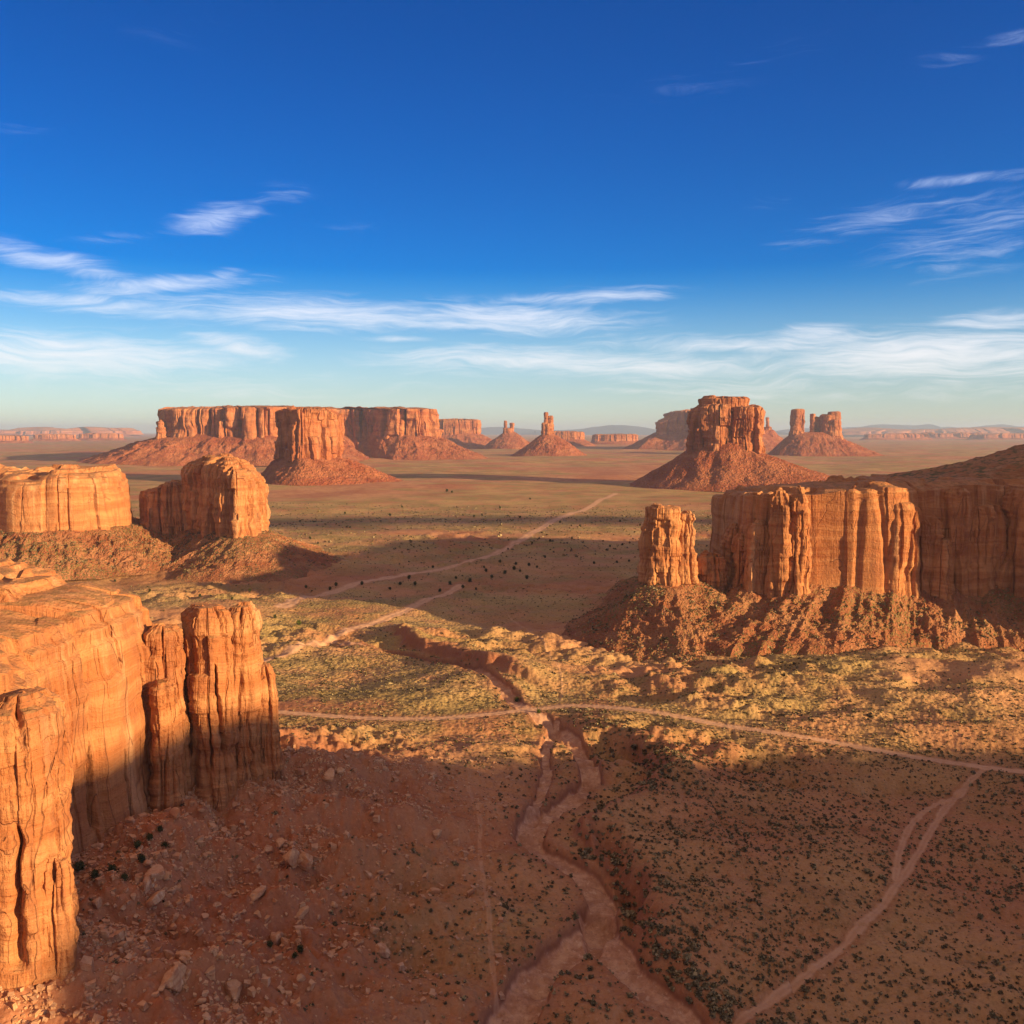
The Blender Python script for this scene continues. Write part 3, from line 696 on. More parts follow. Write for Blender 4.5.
# ------------------------------------------------------------------ middle left: butte, dark block, long wall
mb = thing('sandstone_butte', (-275, 840, 20), 'flat topped sandstone butte with fluted shaded walls and a gold rim, middle left', 'butte')
MBO = [(-319, 880), (-312, 862), (-288, 835), (-264, 808), (-245, 788), (-236, 800), (-233, 838), (-240, 868), (-275, 896), (-308, 896)]
rock_body('cliff', MBO, 10, lambda x, y: 89 + 5 * np.exp(-((x + 280) / 22) ** 2) - 11 * sst(x, -262, -226), M_NEAR, mb, n=800, m=160, k=1.15, A=(3.2, 1.8, .5), round_top=.14, round_r=10, wz=.06, flare=3, strata=.4, dome=3, seed=93, cap=26, capn=1.5, rimcut=5)
talus_body('talus', MBO, 27, lambda x, y: 62 + 25 * sst(x, -260, -228) + 0 * y, M_TNEAR, mb, n=900, m=90, k=1.1, gully=4.5, rough=1.5, seed=97, zg=0, power=1.5, gw=20)

lw = thing('sandstone_mesa', (-450, 860, 10), 'long golden sandstone wall with shadowed alcoves and a green top at the left edge', 'mesa')
LWO = [(-368, 806), (-382, 790), (-400, 782), (-432, 776), (-455, 790), (-475, 800), (-500, 780), (-560, 770), (-760, 800), (-860, 950), (-740, 1080), (-520, 1040), (-400, 930), (-366, 862), (-364, 825)]
rock_body('cliff', LWO, 10, lambda x, y: 73 + 9 * np.exp(-((x + 388) / 26) ** 2) + 6 * noise2(x / 30, y / 45, 9) + 4 * np.exp(-((x + 450) / 20) ** 2) - 9 * (1 - sst(-x, 345, 372)), M_NEAR, lw, n=1700, m=120, k=2.2, A=(3.4, 1.1, .3), round_top=.28, round_r=10, flare=3, strata=.6, dome=5, seed=103, cap=34, capn=2.2, spine=[(-420, 880), (-520, 900), (-720, 950)], rimcut=4)
BLO = [(x - 8, y + 36) for x, y in ((-350, 838), (-346, 822), (-322, 824), (-300, 830), (-296, 852), (-318, 866), (-342, 860))]
rock_body('lower_block', BLO, 10, lambda x, y: 63 + 6 * np.exp(-((x + 330) / 10) ** 2) - 5 * sst(x, -316, -306), M_NEAR, lw, n=300, m=90, k=1.1, A=(2.6, 1.2, .4), round_r=4, flare=3, strata=.6, seed=107, cap=14, rimcut=4)
talus_body('talus', LWO, 33, lambda x, y: 80 + 0 * x, M_TNEAR, lw, n=2000, m=90, k=1.0, gully=7, rough=2.4, seed=109, zg=2, power=1.3, gw=20)

# small pale dome of slickrock between near mesa and the left wall
dm = thing('rock_dome', (-300, 540, 5), 'low smooth pale orange rock dome at the left edge behind the near cliff', 'rock')
p0 = PD(8, 568, 560)
rock_body('dome', ell(p0[0] - 18, 570, 46, 26, 10, 12, 2.2, .1, 5), 0, p0[2] - 3, M_NEAR, dm, n=300, m=40, k=1.5, A=(1.5, .6, .2), round_top=.6, round_r=18, flare=3, strata=.5, dome=5, seed=113, cap=20, rimcut=.5)

# ------------------------------------------------------------------ the far buttes
def butte(name, label, cat, cx, cy, bodies, tal, group=None):
    """bodies: (outline, foot, top, options); tal: (outline, foot, reach, options) — outlines relative to the centre"""
    t = thing(name, (cx, cy, 0), label, cat, group)
    for pn, ol, a, b, kw in bodies: rock_body(pn, [(cx + x, cy + y) for x, y in ol], a, b, M_FAR, t, **kw)
    for ol, a, r_, kw in tal: talus_body('talus', [(cx + x, cy + y) for x, y in ol], a, r_, M_TFAR, t, **kw)
    return t
FK = dict(n=420, m=90, k=3.2, A=(11, 5, 1.6), round_top=.07, round_r=8, flare=6, strata=1.4, dome=3, cap=18, capn=3, rimcut=10)
# central right butte
cx, cy = XAT(724, 2030), 2030
zc = lambda y, Y=2030: ZAT(y, Y)
butte('sandstone_butte', 'tall red butte with square cap standing on a broad cone of rubble, right of centre', 'butte', cx, cy,
      [('cliff', [(-78, 20), (-72, -40), (-30, -62), (25, -66), (62, -50), (76, -5), (70, 50), (10, 72), (-50, 60)], 45, lambda x, y: zc(407) + 3 * np.sin(x / 17) - 8 * sst(np.abs(x - cx), 60, 80), dict(FK, seed=201, n=700, m=130, A=(10, 6, 1.6), k=2.4, rimcut=10, flare=6, round_top=.04, round_r=5, wz=.05)),
       ('cap', [(-58, 10), (-54, -40), (0, -54), (44, -44), (50, 10), (20, 48), (-34, 44)], zc(412), zc(399), dict(FK, seed=202, n=400, m=40, A=(4, 2, 1), flare=3, strata=2.5, rimcut=3))],
      [([(-78, 20), (-72, -40), (-30, -62), (25, -66), (62, -50), (76, -5), (70, 50), (10, 72), (-50, 60)], lambda x, y: zc(448, 1960) - 8 * sst(x, cx + 20, cx + 70) + 10 * np.exp(-((x - cx) / 25) ** 2), lambda x, y: 135 + 75 * sst(x, cx, cx + 80), dict(n=900, m=110, k=2.4, gully=11, rough=3, seed=203, power=1.45, gw=20))])
# left centre butte in front of the far mesa
mx, my = XAT(307, 2130), 2130
zm = lambda y, Y=2130: ZAT(y, Y)
MO = [(-78, 40), (-66, 12), (-36, -36), (-8, -82), (6, -98), (26, -84), (50, -48), (72, 6), (66, 60), (20, 86), (-50, 80)]
butte('sandstone_butte', 'round red butte with dark left wall standing before the long far mesa', 'butte', mx, my,
      [('cliff', MO, 45, lambda x, y: zm(410) - 8 * sst(x - mx, 40, 75), dict(FK, seed=211, n=700, m=120, A=(6, 4, 1.4), k=2.4, flare=5, round_top=.05, round_r=8, wz=.05))],
      [(MO, lambda x, y: zm(458, 2060), lambda x, y: 75 + 75 * sst(x, mx - 20, mx + 70), dict(n=900, m=100, k=2.4, gully=13, rough=5, seed=213, power=1.35, gw=20))])
# long far mesa
fo = [(XAT(x, Y), Y) for x, Y in ((168, 3420), (190, 3370), (225, 3380), (262, 3340), (290, 3420), (312, 3700), (338, 4080), (368, 4120), (372, 4040), (400, 3960), (425, 3980), (434, 4080), (430, 4500), (330, 4900), (200, 4500), (168, 3900), (163, 3560))]
fm = thing('sandstone_mesa', (XAT(290, 4000), 4000, 0), 'very long flat topped red mesa on the horizon at left', 'mesa')
FT = lambda x, y: np.interp(y, [3300, 4200], [ZAT(409.5, 3400), ZAT(408.5, 4100)]) + 6 * sst(x, XAT(190, 3400), XAT(260, 3400)) * (1 - sst(y, 3500, 3800))
rock_body('cliff', fo, 70, FT, M_FAR, fm, **dict(FK, n=2200, m=90, k=6, A=(26, 12, 3), seed=221, rimcut=12, flare=12, spine=[(XAT(220, 3900), 3900), (XAT(330, 4450), 4450)], cap=24, round_r=10))
rock_body('spire', ell(XAT(161, 3400), 3410, 9, 12, 0, 10, 2.6, .15, 2), 80, ZAT(421.5, 3400), M_FAR, fm, **dict(FK, n=90, m=50, k=2, A=(5, 3, 1), seed=222, flare=8))
talus_body('talus', fo, lambda x, y: 100 + 0 * x, lambda x, y: 190 + 120 * (1 - sst(x, XAT(150, 3400), XAT(230, 3400))) + 60 * sst(x, XAT(415, 4000), XAT(434, 4000)), M_TFAR, fm, n=2600, m=80, k=4.5, gully=16, rough=9, seed=223, power=1.15, gw=18, steps=3)
# mesa further back
def simple_mesa(label, x0, x1, ytop, ybase, Y, seed, deep=.6, foot=.5, slope=1.0, group='mesas on the horizon', name='distant_mesa', wig=.1, cat='mesa', K=None):
    X0, X1 = XAT(x0, Y), XAT(x1, Y); wd = (X1 - X0) / 2; c = (X0 + X1) / 2; zt = ZAT(ytop, Y); zb = ZAT(ybase, Y)
    t = thing(name, (c, Y, 0), label, cat, group)
    K = K or max(3.0, wd / 28)
    ol = ell(c, Y + wd * deep, wd, wd * deep, 0, 14, 3, wig, seed)
    zf = max(10, zt * foot)
    rock_body('cliff', ol, zf * .7, zt, M_FAR, t, **dict(FK, n=500, m=50, k=K, A=(wd * .07, wd * .03, wd * .01), seed=seed, flare=wd * .03, round_r=zt * .04, rimcut=zt * .04, cap=14))
    talus_body('talus', ol, zf, zf * 2.0 * slope, M_TFAR, t, n=500, m=40, k=K * .8, gully=zf * .13, rough=zf * .06, seed=seed + 1, power=1.2, gw=18)
    return t
simple_mesa('small flat red mesa just right of the long far mesa', 434, 478, 420, 440, 6300, 231, foot=.52)
simple_mesa('low dark red flat ridge right of the thin spire', 548, 584, 432.2, 440, 7200, 233, foot=.5, deep=.9)
simple_mesa('low long ridge fading out between the spire and the central butte', 596, 640, 435.0, 440, 8200, 234, foot=.4, deep=.5)
# spires
def spire_group(label, Y, spires, tal_x, zfoot_y, seed, reach):
    xs = [s[0] for s in spires]; c = XAT(sum(xs) / len(xs), Y)
    t = thing('rock_spire', (c, Y, 0), label, 'spire')
    sc = Y / F
    for i, (x, hw, yt, dy) in enumerate(spires):
        rock_body('spire', ell(XAT(x, Y), Y + dy, hw * sc, hw * sc * 1.1, 0, 10, 2.8, .12, seed + i), ZAT(zfoot_y, Y) * .7, ZAT(yt, Y), M_FAR, t,
                  **dict(FK, n=140, m=70, k=max(1.6, hw * sc / 9), A=(hw * sc * .22, hw * sc * .12, hw * sc * .04), seed=seed + i, flare=hw * sc * .35, round_r=hw * sc * .2, rimcut=4, cap=8, dome=1, capn=1))
    x0, x1 = tal_x; wd = (XAT(x1, Y) - XAT(x0, Y)) / 2; cc = (XAT(x0, Y) + XAT(x1, Y)) / 2
    talus_body('talus', ell(cc, Y, wd, wd * .6, 0, 12, 2.2, .1, seed), ZAT(zfoot_y, Y) + 4, reach, M_TFAR, t, n=600, m=80, k=3.2, gully=13, rough=6, seed=seed + 9, power=1.3, gw=20)
    return t
spire_group('thin twin pronged red spire on a cone of rubble near the centre of the horizon', 4480, [(546.3, 2.0, 412.5, 0), (550.3, 2.6, 416, 6), (544, 2.6, 423, -8), (548.5, 4.2, 424, 0)], (543, 553), 434, 241, lambda x, y: 165 + 0 * x)
spire_group('squat dark butte with two short horns left of the thin spire', 6000, [(505.5, 1.4, 421, 0), (512, 2.0, 423, 0), (508.5, 4.5, 428.5, 0)], (503, 516), 433, 251, lambda x, y: 170 + 0 * x)
spire_group('row of red pillars and a block on a wide rubble base, far right', 4550, [(797.5, 6.0, 409.5, 0), (812.0, 2.4, 414, 0), (816.0, 2.6, 417, 10), (826.5, 6.5, 415, 0), (833, 5.5, 411.8, 0), (829, 9, 420, 0)], (790, 838), 436, 261, lambda x, y: 125 + 120 * sst(x, XAT(815, 4550), XAT(845, 4550)))
spire_group('thin needle on a shaded mound behind the central butte', 6200, [(767, 1.5, 417.5, 0), (767, 3.2, 427, 0)], (760, 774), 431, 271, lambda x, y: 130 + 0 * x)
# shaded stepped mesa behind the central butte
Y5 = 5700
t5 = thing('sandstone_mesa', (XAT(715, Y5), Y5, 0), 'blue shaded stepped mesa behind the central butte, its right end sunlit', 'mesa')
S5 = [(x, ZAT(y, Y5)) for x, y in ((640, 440), (655, 432), (661, 424.5), (672, 420.5), (683, 416), (684, 412), (692, 410), (760, 410))]
fx = lambda x, y: np.interp(x, [XAT(p[0], Y5) for p in S5], [p[1] for p in S5])
o5 = [(XAT(x, Y), Y) for x, Y in ((656, 5900), (668, 5900), (684, 5860), (700, 5820), (740, 5600), (756, 5560), (762, 5700), (758, 6300), (700, 6700), (660, 6500))]
rock_body('cliff', o5, 60, fx, M_FAR, t5, **dict(FK, n=600, m=60, k=6, A=(18, 8, 2), seed=281, cap=16))
talus_body('talus', o5, lambda x, y: np.minimum(fx(x, y), 118), lambda x, y: 220 + 0 * x, M_TFAR, t5, n=600, m=40, k=5, gully=12, rough=6, seed=283, power=1.2)

# faint mesas near the skyline and the blue mountains
rnd = random.Random(5)
for i, (x0, x1, yt, yb, Y) in enumerate(((-30, 22, 436.0, 440, 9000), (30, 70, 434.8, 438, 10500), (78, 118, 434.2, 438, 11500), (-60, 140, 431.0, 434, 19000), (870, 930, 434.6, 437, 12000), (925, 985, 433.6, 436, 13500), (980, 1060, 434.6, 437, 12500), (840, 1060, 431.6, 434, 19000))):
    simple_mesa(['low pink mesa at the far left edge of the plain', 'second low pink mesa on the plain at far left', 'third low pink mesa beside the foot of the long far mesa', 'long faint plateau along the left skyline',
                 'low pink mesa on the far plain right of the row of pillars', 'flat pale mesa on the far plain behind the right mesa slope', 'low mesa on the far plain at the right edge', 'long faint plateau along the right skyline'][i], x0, x1, yt, yb, Y, 300 + i * 3, deep=.35, foot=.45, wig=.2)
M_BLUE, t_ = new_mat('mountain_haze_blue'); finish(M_BLUE, t_, t_.mix(t_.noise(t_.n('ShaderNodeNewGeometry').outputs['Position'], .0012, 6), (.04, .08, .13), (.11, .14, .19)), .95)  # blue of the distant haze painted into the mountain colour
def mountain(label, prof, Y, seed, deep):
    xs = np.linspace(prof[0][0], prof[-1][0], 260); zz = np.interp(xs, [p[0] for p in prof], [ZAT(p[1], Y) for p in prof])
    v = np.linspace(-1, 1, 26)[:, None]
    X = (xs - 512) / F * Y + 0 * v; Yv = Y + v * deep + 0 * X
    Z = np.clip(zz, 0, None) * np.clip(1 - np.abs(v) ** 1.3, 0, 1) * (1 + .18 * fbm2(X / 1500, Yv / 1500, 4, seed)) - 12 * (np.abs(v) > .95)
    o = mesh_np('mountain', np.stack([X, Yv, Z], -1).reshape(-1, 3), grid_quads(260, 26, False), M_BLUE)
    tag(o, label, 'mountain', 'mountains beyond the plain'); return o
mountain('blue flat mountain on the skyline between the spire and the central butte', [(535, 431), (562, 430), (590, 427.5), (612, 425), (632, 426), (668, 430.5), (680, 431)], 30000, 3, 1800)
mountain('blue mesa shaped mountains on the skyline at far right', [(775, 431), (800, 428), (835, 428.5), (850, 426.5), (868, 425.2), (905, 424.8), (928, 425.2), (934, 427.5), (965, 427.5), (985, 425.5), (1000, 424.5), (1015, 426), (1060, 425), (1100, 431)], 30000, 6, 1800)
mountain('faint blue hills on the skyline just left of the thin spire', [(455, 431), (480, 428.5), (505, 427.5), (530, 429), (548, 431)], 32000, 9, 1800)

# mesa behind and right of the viewer: its shade covers the foreground
def qa(q, a): return (.8756 * a + .4831 * q, -.4831 * a + .8756 * q)
bm_ = thing('sandstone_mesa', (*qa(200, 760), 0), 'big mesa behind the viewpoint that shades the near ground', 'mesa')
SKYL = lambda x, y: np.interp(.4831 * x + .8756 * y, [20, 60, 93, 115, 180, 247, 294, 361, 420, 480], [100, 150, 196, 216, 213, 180, 163, 143, 122, 90])
bo = [qa(q, a) for q, a in ((70, 690), (140, 680), (250, 690), (360, 690), (450, 700), (460, 820), (300, 860), (150, 850), (60, 800))]
rock_body('cliff', bo, 10, SKYL, M_MID, bm_, n=500, m=60, k=3, A=(6, 3, 1), seed=401, round_r=3, flare=4, cap=24)
talus_body('talus', bo, 60, 120, M_TNEAR, bm_, n=500, m=40, k=2.5, gully=8, rough=3, seed=403, zg=0)

# clouds high on the right, outside the picture, shading strips of the plain
def cloud(px, py, rx, ry, h=700):
    sh = h / math.tan(SUN_EL); cx, cy = px + SX * sh, py + SY * sh
    nu, nv = 90, 30
    a = np.linspace(0, 2 * np.pi, nu, endpoint=False)[None, :]; b = np.linspace(-np.pi / 2, np.pi / 2, nv)[:, None]
    X = np.cos(a) * np.cos(b); Y = np.sin(a) * np.cos(b); Z = np.sin(b) + 0 * a
    f = 1 + .35 * fbm3(X * 2 + px, Y * 2, Z * 2, 4, 9, .55)
    V = np.stack([cx + X * rx * f, cy + Y * ry * f, h + Z * 14 * f], -1).reshape(-1, 3)
    o = mesh_np('cloud', V, grid_quads(nu, nv), M_CLOUD)
    return tag(o, 'small flat white cloud out of view, placed to shade a strip of the plain', kind='structure')
M_CLOUD, t_ = new_mat('cloud_white'); finish(M_CLOUD, t_, (.9, .9, .92), 1.0)
cloud(-60, 1190, 330, 48); cloud(-330, 1130, 150, 22); cloud(150, 1210, 200, 40)

# ------------------------------------------------------------------ plants and stones
rng = np.random.default_rng(12)
def plant_mat(name, a, b):
    m, t = new_mat(name)
    at = t.n('ShaderNodeAttribute', attribute_name='tone').outputs['Fac']
    oi = t.n('ShaderNodeObjectInfo').outputs['Random']
    f = t.m('FRACT', t.m('ADD', at, oi))
    return finish(m, t, t.mix(f, a, b), .9, spec=.05)
M_SAGE = plant_mat('sage_leaves', (.075, .058, .032), (.40, .31, .165))
M_JUN = plant_mat('juniper_leaves', (.035, .042, .016), (.085, .088, .032))
M_GRN = plant_mat('green_leaves', (.05, .065, .015), (.12, .14, .03))
M_BARK, t_ = new_mat('bark'); finish(M_BARK, t_, (.12, .075, .05), .9)

def leaf_quads(n, rx, rz, size, seed, z0=0.0, lumps=5):
    """n small leaf cards spread through a lumpy crown"""
    r = np.random.default_rng(seed)
    lc = r.normal(0, .17, (lumps, 3)) * [rx, rx, rz * .6] + [0, 0, z0 + rz * .55]
    c = lc[r.integers(0, lumps, n)] + r.normal(0, .30, (n, 3)) * [rx, rx, rz]
    c[:, 2] = np.clip(c[:, 2], size * .3, None)
    a = r.normal(0, 1, (n, 3)); a /= np.linalg.norm(a, axis=1, keepdims=True)
    b = np.cross(a, r.normal(0, 1, (n, 3))); b /= np.linalg.norm(b, axis=1, keepdims=True)
    s = size * r.uniform(.6, 1.3, (n, 1))
    V = np.stack([c - a * s - b * s, c + a * s - b * s * .7, c + a * s * .7 + b * s, c - a * s + b * s * .8], 1).reshape(-1, 3)
    return V, np.arange(n * 4).reshape(-1, 4), np.repeat(r.uniform(0, 1, n), 4)

BUSH = [leaf_quads(110, .75, .75, .17, 520 + i, lumps=3) for i in range(6)]
BUSHL = [leaf_quads(26, .75, .70, .27, 600 + i, lumps=3) for i in range(8)]
BUSHF = [leaf_quads(11, .75, .70, .40, 700 + i, lumps=3) for i in range(8)]
bush_me = [mesh_np('sagebrush', V, Q, M_SAGE, smooth=False, attrs={'tone': t * .5}) for V, Q, t in BUSH]
for o in bush_me: COL.objects.unlink(o)

MESAS = [NEAR_MESA, RM_FOOT, MBO, LWO]
def scatter():
    X = []; 
    pts = []
    # candidates drawn per distance band so that the cover thins out naturally
    for y0, y1, n in ((150, 330, 64000), (330, 480, 40000), (480, 800, 26000), (800, 1500, 22000)):
        Y = rng.uniform(y0, y1, n); Xx = rng.uniform(-.64, .64, n) * Y
        pts.append(np.c_[Xx, Y])
    P = np.concatenate(pts); x, y = P.T
    dh, road, wash, bare = carve(x, y)
    g0 = ground0(x, y); veg = veg_mask(x, y, g0, bare)
    ok = (road < .25) & (wash < .25)
    for o in MESAS: ok &= ~inside(x, y, o)
    dn, _, _ = polyline_dist(x, y, NEAR_MESA, True)
    clump = noise2(x / 7, y / 7, 91) + .6 * noise2(x / 22, y / 22, 92)
    right = sst(x, 10, 60) * (1 - sst(y, 300, 400)) * sst(noise2(x / 60, y / 45, 95), -.6, .3)
    p = .12 + .75 * veg + .75 * right + .35 * clump - .12 * (dn < 60) * (y < 330)
    # brush crowds the banks of the wash
    dw = np.minimum(polyline_dist(x, y, BANK1)[0], polyline_dist(x, y, WASH)[0] + 4)
    p = p + .5 * np.exp(-(dw / 9) ** 2)
    ok &= rng.uniform(0, 1, len(x)) < p * .52
    x, y = x[ok], y[ok]; dw = dw[ok]; v = veg[ok]
    z = g0[ok] + dh[ok] - .05
    s = (.24 + .62 * rng.uniform(0, 1, len(x)) ** 2.0) * (1 + .7 * np.exp(-(dw / 8) ** 2)) * np.where(rng.uniform(0, 1, len(x)) > .95, 1.7, 1) * .82 * (1 + 1.2 * sst(y, 780, 900))
    for T_ in TALUS:                     # scrub on the rubble aprons too
        m_ = (T_[:, 1] > 380) & (T_[:, 1] < 860) & (np.abs(T_[:, 0]) < .62 * T_[:, 1]) & (T_[:, 2] < 34) & (T_[:, 2] > 2)
        T2 = T_[m_]
        if len(T2) == 0: continue
        c_ = noise2(T2[:, 0] / 14, T2[:, 1] / 14, 55) > .02
        T2 = T2[c_]; q_ = T2[rng.integers(0, len(T2), 2000)]
        x = np.r_[x, q_[:, 0]]; y = np.r_[y, q_[:, 1]]; z = np.r_[z, q_[:, 2] - .1]; s = np.r_[s, rng.uniform(.3, .95, len(q_))]; v = np.r_[v, np.ones(len(q_))]
    return x, y, z, s, v
bx, by, bz, bs, bv = scatter()
# which show largest
pxs = F * bs / np.hypot(by, bz - H)
vis = (np.abs(bx / (by * .996 + 10)) < .57) & (F * (H - bz) / by < 640)
score = np.where(vis, pxs, 0) + rng.uniform(0, .15, len(bx))
order = np.argsort(-score); big = order[:300]; rest = order[300:]
for k_, i in enumerate(big):
    src = bush_me[k_ % 6]
    o = bpy.data.objects.new('sagebrush', src.data); COL.objects.link(o)
    o.location = (bx[i], by[i], bz[i]); o.rotation_euler = (0, 0, rng.uniform(0, 6.28)); o.scale = (bs[i] * 1.1, bs[i] * 1.1, bs[i])
    tag(o, 'large grey green sagebrush on the red soil of the foreground', 'bush', 'sagebrush on the near ground')
def merged(name, idx, variants, mat, kscale=1.0):
    VV, TT = [], []; 
    nv = len(variants[0][0])
    var = rng.integers(0, len(variants), len(idx)); ang = rng.uniform(0, 6.28, len(idx))
    base = np.stack([v[0] for v in variants])[var]; tone = np.stack([v[2] for v in variants])[var]
    c, s_ = np.cos(ang)[:, None], np.sin(ang)[:, None]; sc_ = (bs[idx] * kscale)[:, None]
    X = (base[..., 0] * c - base[..., 1] * s_) * sc_ * 1.15 + bx[idx][:, None]
    Y = (base[..., 0] * s_ + base[..., 1] * c) * sc_ * 1.15 + by[idx][:, None]
    Z = base[..., 2] * sc_ + bz[idx][:, None]
    V = np.stack([X, Y, Z], -1).reshape(-1, 3); Q = np.arange(len(V)).reshape(-1, 4)
    tn = (tone * .25 + rng.uniform(0, .7, len(idx))[:, None]).ravel()
    return V, Q, tn
n_ = rest[by[rest] < 340]; f_ = rest[by[rest] >= 340]
V1, Q1, T1 = merged('a', n_, BUSHL, M_SAGE); V2, Q2, T2 = merged('b', f_, BUSHF, M_SAGE, 1.05)
o = mesh_np('scrub', np.r_[V1, V2], np.r_[Q1, Q2 + len(V1)], M_SAGE, smooth=False, attrs={'tone': np.r_[T1, T2]})
tag(o, 'low sage scrub and grass tufts scattered all over the valley floor', 'scrub', kind='stuff')
print('bushes', len(bx))

# junipers: trunk and crown
def tube(p, r0, r1, n=6):
    p = [Vector(q) for q in p]; V = []; 
    for i, q in enumerate(p):
        t = i / (len(p) - 1); r = r0 + (r1 - r0) * t
        for k in range(n): a = 2 * math.pi * k / n; V.append((q.x + r * math.cos(a), q.y + r * math.sin(a), q.z))
    Qs = [(i * n + k, i * n + (k + 1) % n, (i + 1) * n + (k + 1) % n, (i + 1) * n + k) for i in range(len(p) - 1) for k in range(n)]
    return V, Qs
def trunk_mesh(seed):
    r = random.Random(seed); V, Q = tube([(0, 0, -.3), (.1, .05, .5), (r.uniform(-.2, .2), .1, 1.2), (r.uniform(-.3, .3), .2, 2.2)], .22, .07)
    for j in range(5):
        a = r.uniform(0, 6.28); z = r.uniform(.4, 1.2); R = r.uniform(.7, 1.2)
        v, q = tube([(0, 0, z), (R * .5 * math.cos(a), R * .5 * math.sin(a), z + .5), (R * math.cos(a), R * math.sin(a), z + 1.1)], .1, .03)
        Q += [tuple(i + len(V) for i in f) for f in q]; V += v
    return V, Q
protos = []
for i in range(4):
    Vt, Qt = trunk_mesh(i); tr = mesh_np('trunk', Vt, Qt, M_BARK); 
    Vc, Qc, Tc = leaf_quads(420, 1.7, 2.3, .20, 900 + i, .5, 9)
    cr = mesh_np('crown', Vc, Qc, M_JUN, smooth=False, attrs={'tone': Tc * .5})
    COL.objects.unlink(tr); COL.objects.unlink(cr); protos.append((tr, cr))
def tree(x, y, s, label, group, green=False, z=None, i=[0]):
    i[0] += 1; tr, cr = protos[i[0] % 4]
    root = bpy.data.objects.new('juniper' if not green else 'cottonwood', None); COL.objects.link(root)
    root.location = (x, y, float(ground(x, y)[0]) if z is None else z); root.rotation_euler = (0, 0, i[0] * 1.7); root.scale = (s, s, s * .9)
    tag(root, label, 'tree', group)
    for src in (tr, cr):
        c = src.copy(); COL.objects.link(c); c.parent = root
        if green and src is cr: c.data = c.data.copy(); c.data.materials[0] = M_GRN
    return root
JG = 'junipers dotted over the valley floor'; JL = 'dark juniper standing on the open valley floor'
JP = [(409, 577, 1.1), (415, 583, 1.0), (400, 583, .9), (336, 584, 1.0), (330, 588, .9), (362, 583, 1.0), (270, 574, .9), (306, 586, .8), (433, 566, .8), (440, 590, .9), (450, 583, 1.0), (456, 577, .8),
      (463, 586, .9), (470, 580, 1.1), (476, 588, .7), (486, 570, 1.0), (492, 576, .9), (505, 572, 1.1), (514, 568, 1.2), (520, 570, .8), (527, 577, 1.1), (516, 563, .9), (529, 564, 1.0), (537, 566, .8), (545, 556, .9),
      (594, 562, .9), (617, 561, .8), (629, 560, .8), (390, 514, 1.3), (402, 506, 1.2), (447, 490, 2.0), (452, 491, 1.6), (474, 515, 1.1), (310, 537, 1.0), (318, 542, .8), (350, 526, .9), (560, 521, 1.0), (580, 525, 1.1), (620, 520, 1.0),
      (640, 524, 1.0), (500, 507, 1.2), (530, 498, 1.2), (345, 512, 1.2), (300, 520, 1.0), (520, 516, 1.1), (484, 566, .7), (572, 537, .9), (550, 540, 1.0), (532, 542, .8), (610, 545, .8), (500, 561, .9), (508, 548, .7),
      (232, 598, .7), (250, 590, .8), (60, 560, 1.1), (75, 552, 1.0), (95, 556, .9), (120, 548, .9), (90, 572, .8), (115, 580, .7), (150, 590, .7), (200, 595, .8), (275, 617, .8), (390, 588, .8)]
for (x, y, s) in JP:
    p = pick(x, y + 2); tree(p[0], p[1], s * .95, JL, JG)
for (x, y, s, l) in ((299, 622, 1.0, 'bright green bush tree beside the bend of the dry wash at left'), (637, 697, .72, 'rounded light green tree beside the road crossing'), (657, 699, .6, 'small light green tree just right of the one at the road crossing')):
    p = pick(x - (0 if x < 600 else 0), y + 3); tree(p[0] if x < 600 else pick(x - 120, 697)[0], p[1], s, l, 'green trees by the wash', True)
for (x, y, s) in ((66, 880, .8), (80, 872, .75), (95, 878, .6), (112, 874, .75), (125, 884, .55), (138, 850, .6), (150, 842, .55), (160, 832, .5), (62, 900, .6), (70, 920, .5), (142, 868, .6), (165, 850, .5), (150, 905, .35), (270, 950, .45), (300, 955, .5), (295, 962, .4)):
    p = pick(x, y); tree(p[0], p[1], s, 'dark green juniper shrub in the rubble under the near cliff', 'juniper shrubs under the near cliff')

# boulders
def boulder_mesh(seed):
    r = np.random.default_rng(seed); nu, nv = 26, 16
    a = np.linspace(0, 2 * np.pi, nu, endpoint=False)[None, :]; b = np.linspace(-np.pi / 2, np.pi / 2, nv)[:, None]
    D = np.stack([np.cos(a) * np.cos(b), np.sin(a) * np.cos(b), np.sin(b) + 0 * a], -1)
    N = r.normal(0, 1, (9, 3)); N /= np.linalg.norm(N, axis=1, keepdims=True); dd = r.uniform(.45, .9, 9)
    R = np.min(np.where(D @ N.T > .05, dd / np.maximum(D @ N.T, .05), 9), -1); R = np.minimum(R, 1.25)
    R = R * (1 + .06 * fbm3(D[..., 0] * 3, D[..., 1] * 3, D[..., 2] * 3, 3, seed))
    V = (D * R[..., None] * r.uniform(.7, 1.15, 3)).reshape(-1, 3)
    return mesh_np('boulder', V, grid_quads(nu, nv), M_BOUL, smooth=False)
M_BOUL = rock_mat('boulder_stone', .12, (1.15, 1.45, 1.8), 0, .2, .5)
bm = [boulder_mesh(i) for i in range(8)]
for o in bm: COL.objects.unlink(o)
def boulder(x, y, s, label, group, rot=None, sc=(1, 1, .8)):
    o = bpy.data.objects.new('boulder', bm[int(rng.integers(0, 8))].data); COL.objects.link(o)
    g = float(ground(x, y)[0]); o.location = (x, y, g + s * .36)
    o.rotation_euler = rot or tuple(rng.uniform(-.5, .5, 2)) + (rng.uniform(0, 6.28),)
    o.scale = (s * sc[0], s * sc[1], s * sc[2]); tag(o, label, 'boulder', group)
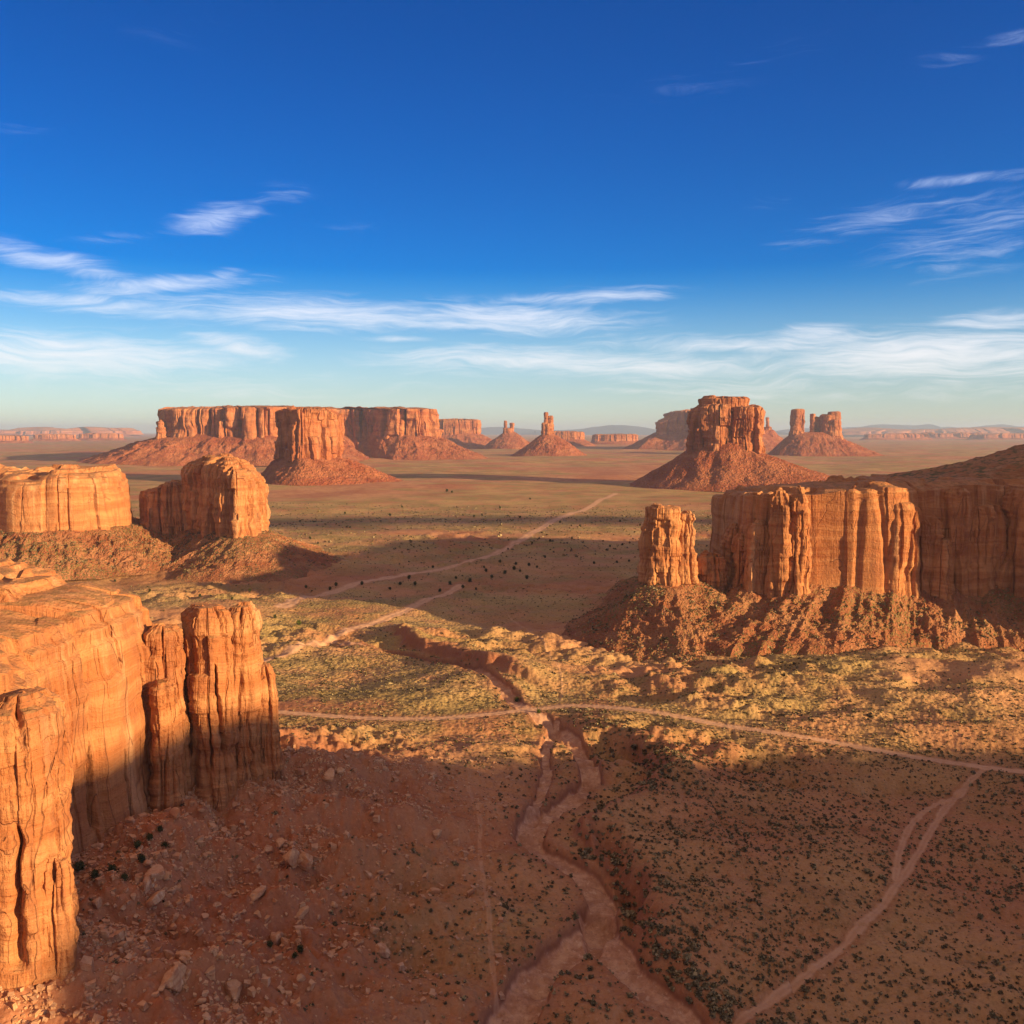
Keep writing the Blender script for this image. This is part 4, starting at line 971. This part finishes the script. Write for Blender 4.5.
for (x, y, s, l) in ((293, 862, 2.3, 'tall pale boulder leaning on its neighbour below the pillars'), (303, 868, 2.6, 'broad pale boulder, right one of the leaning pair below the pillars'), (154, 879, 1.9, 'blocky pale boulder on the rubble slope, upper one of two'),
                     (147, 888, 1.7, 'brownish boulder just below a blocky pale one on the slope'), (157, 908, 2.1, 'square tan boulder low on the rubble slope'), (172, 985, 2.8, 'long dark slab of fallen rock at lower left'), (233, 999, 2.0, 'long reddish slab near the bottom edge at lower left'),
                     (285, 945, 1.1, 'small white boulder alone on the lower slope'), (438, 836, 1.5, 'pale boulder near the wash, alone on red soil'), (330, 783, 2.0, 'pale boulder high on the spur right of the pillars'), (300, 775, 1.8, 'pale boulder at the foot of the rightmost pillar')):
    p = pick(x, y); boulder(p[0], p[1], s, l, 'large fallen boulders')
cnt = 0
for _ in range(4000):
    if cnt >= 250: break
    if rng.uniform() < .55: x, y = rng.normal(215, 70), rng.normal(900, 55)
    else: x, y = rng.uniform(60, 460), rng.uniform(765, 1015)
    if x < 55 or x > 470 or y < 770 or y > 1030 or (x > 320 and rng.uniform() < .5): continue
    p = pick(x, y)
    if inside(np.array([p[0]]), np.array([p[1]]), NEAR_MESA)[0]: continue
    boulder(p[0], p[1], float(np.clip(rng.lognormal(-.72, .6), .3, 1.7)), 'fallen sandstone boulder on the shaded red slope under the near cliff', 'boulders on the slope under the near cliff'); cnt += 1

# the countless small stones between the boulders
n_ = 15000
sx_ = rng.uniform(-110, 0, n_ * 4); sy_ = rng.uniform(138, 300, n_ * 4)
dd_ = polyline_dist(sx_, sy_, NEAR_MESA, True)[0]
pk = np.exp(-dd_ / 26) * (.35 + sst(noise2(sx_ / 14, sy_ / 14, 404), -.1, .4)) * ~inside(sx_, sy_, NEAR_MESA)
kp = rng.uniform(0, 1, len(sx_)) < pk; sx_, sy_ = sx_[kp][:n_], sy_[kp][:n_]; n_ = len(sx_)
cube = np.array([(x, y, z) for z in (-1, 1) for y in (-1, 1) for x in (-1, 1)], float)
fq = np.array([(0, 2, 3, 1), (4, 5, 7, 6), (0, 1, 5, 4), (2, 6, 7, 3), (0, 4, 6, 2), (1, 3, 7, 5)])
sz = np.clip(rng.lognormal(-1.5, .55, n_), .1, .85)[:, None, None]
an = rng.uniform(0, 6.28, n_)[:, None]
vv = (cube[None] * rng.uniform(.5, 1.1, (n_, 1, 3)) + rng.uniform(-.3, .3, (n_, 8, 3))) * sz
vx = vv[..., 0] * np.cos(an) - vv[..., 1] * np.sin(an); vy = vv[..., 0] * np.sin(an) + vv[..., 1] * np.cos(an)
tl_ = rng.uniform(-.5, .5, n_)[:, None]
V_ = np.stack([vx + sx_[:, None], vy + sy_[:, None], vv[..., 2] + tl_ * vx + (ground(sx_, sy_))[:, None] + sz[..., 0] * .2], -1).reshape(-1, 3)
Q_ = (np.arange(n_)[:, None, None] * 8 + fq[None]).reshape(-1, 4)
tag(mesh_np('rubble', V_, Q_, M_BOUL, smooth=False), 'small broken stones strewn over the slope under the near cliff', 'rubble', kind='stuff')

# ------------------------------------------------------------------ haze
def haze(density):
    m, t = new_mat('haze_air')
    v = t.n('ShaderNodeVolumePrincipled', {'Color': (.55, .74, 1.0, 1), 'Density': density, 'Anisotropy': .1})
    t.n('ShaderNodeOutputMaterial', {'Volume': v.outputs[0]})
    R = 56000; z0, z1 = -80, 430
    V = [(x, y, z) for z in (z0, z1) for x, y in ((-R, -R), (R, -R), (R, R), (-R, R))]
    Q = [(3, 2, 1, 0), (4, 5, 6, 7), (0, 1, 5, 4), (1, 2, 6, 5), (2, 3, 7, 6), (3, 0, 4, 7)]
    o = mesh_np('haze', V, Q, m, smooth=False)
    tag(o, 'pale blue haze over the far plain', kind='stuff')
haze(3.2e-5)
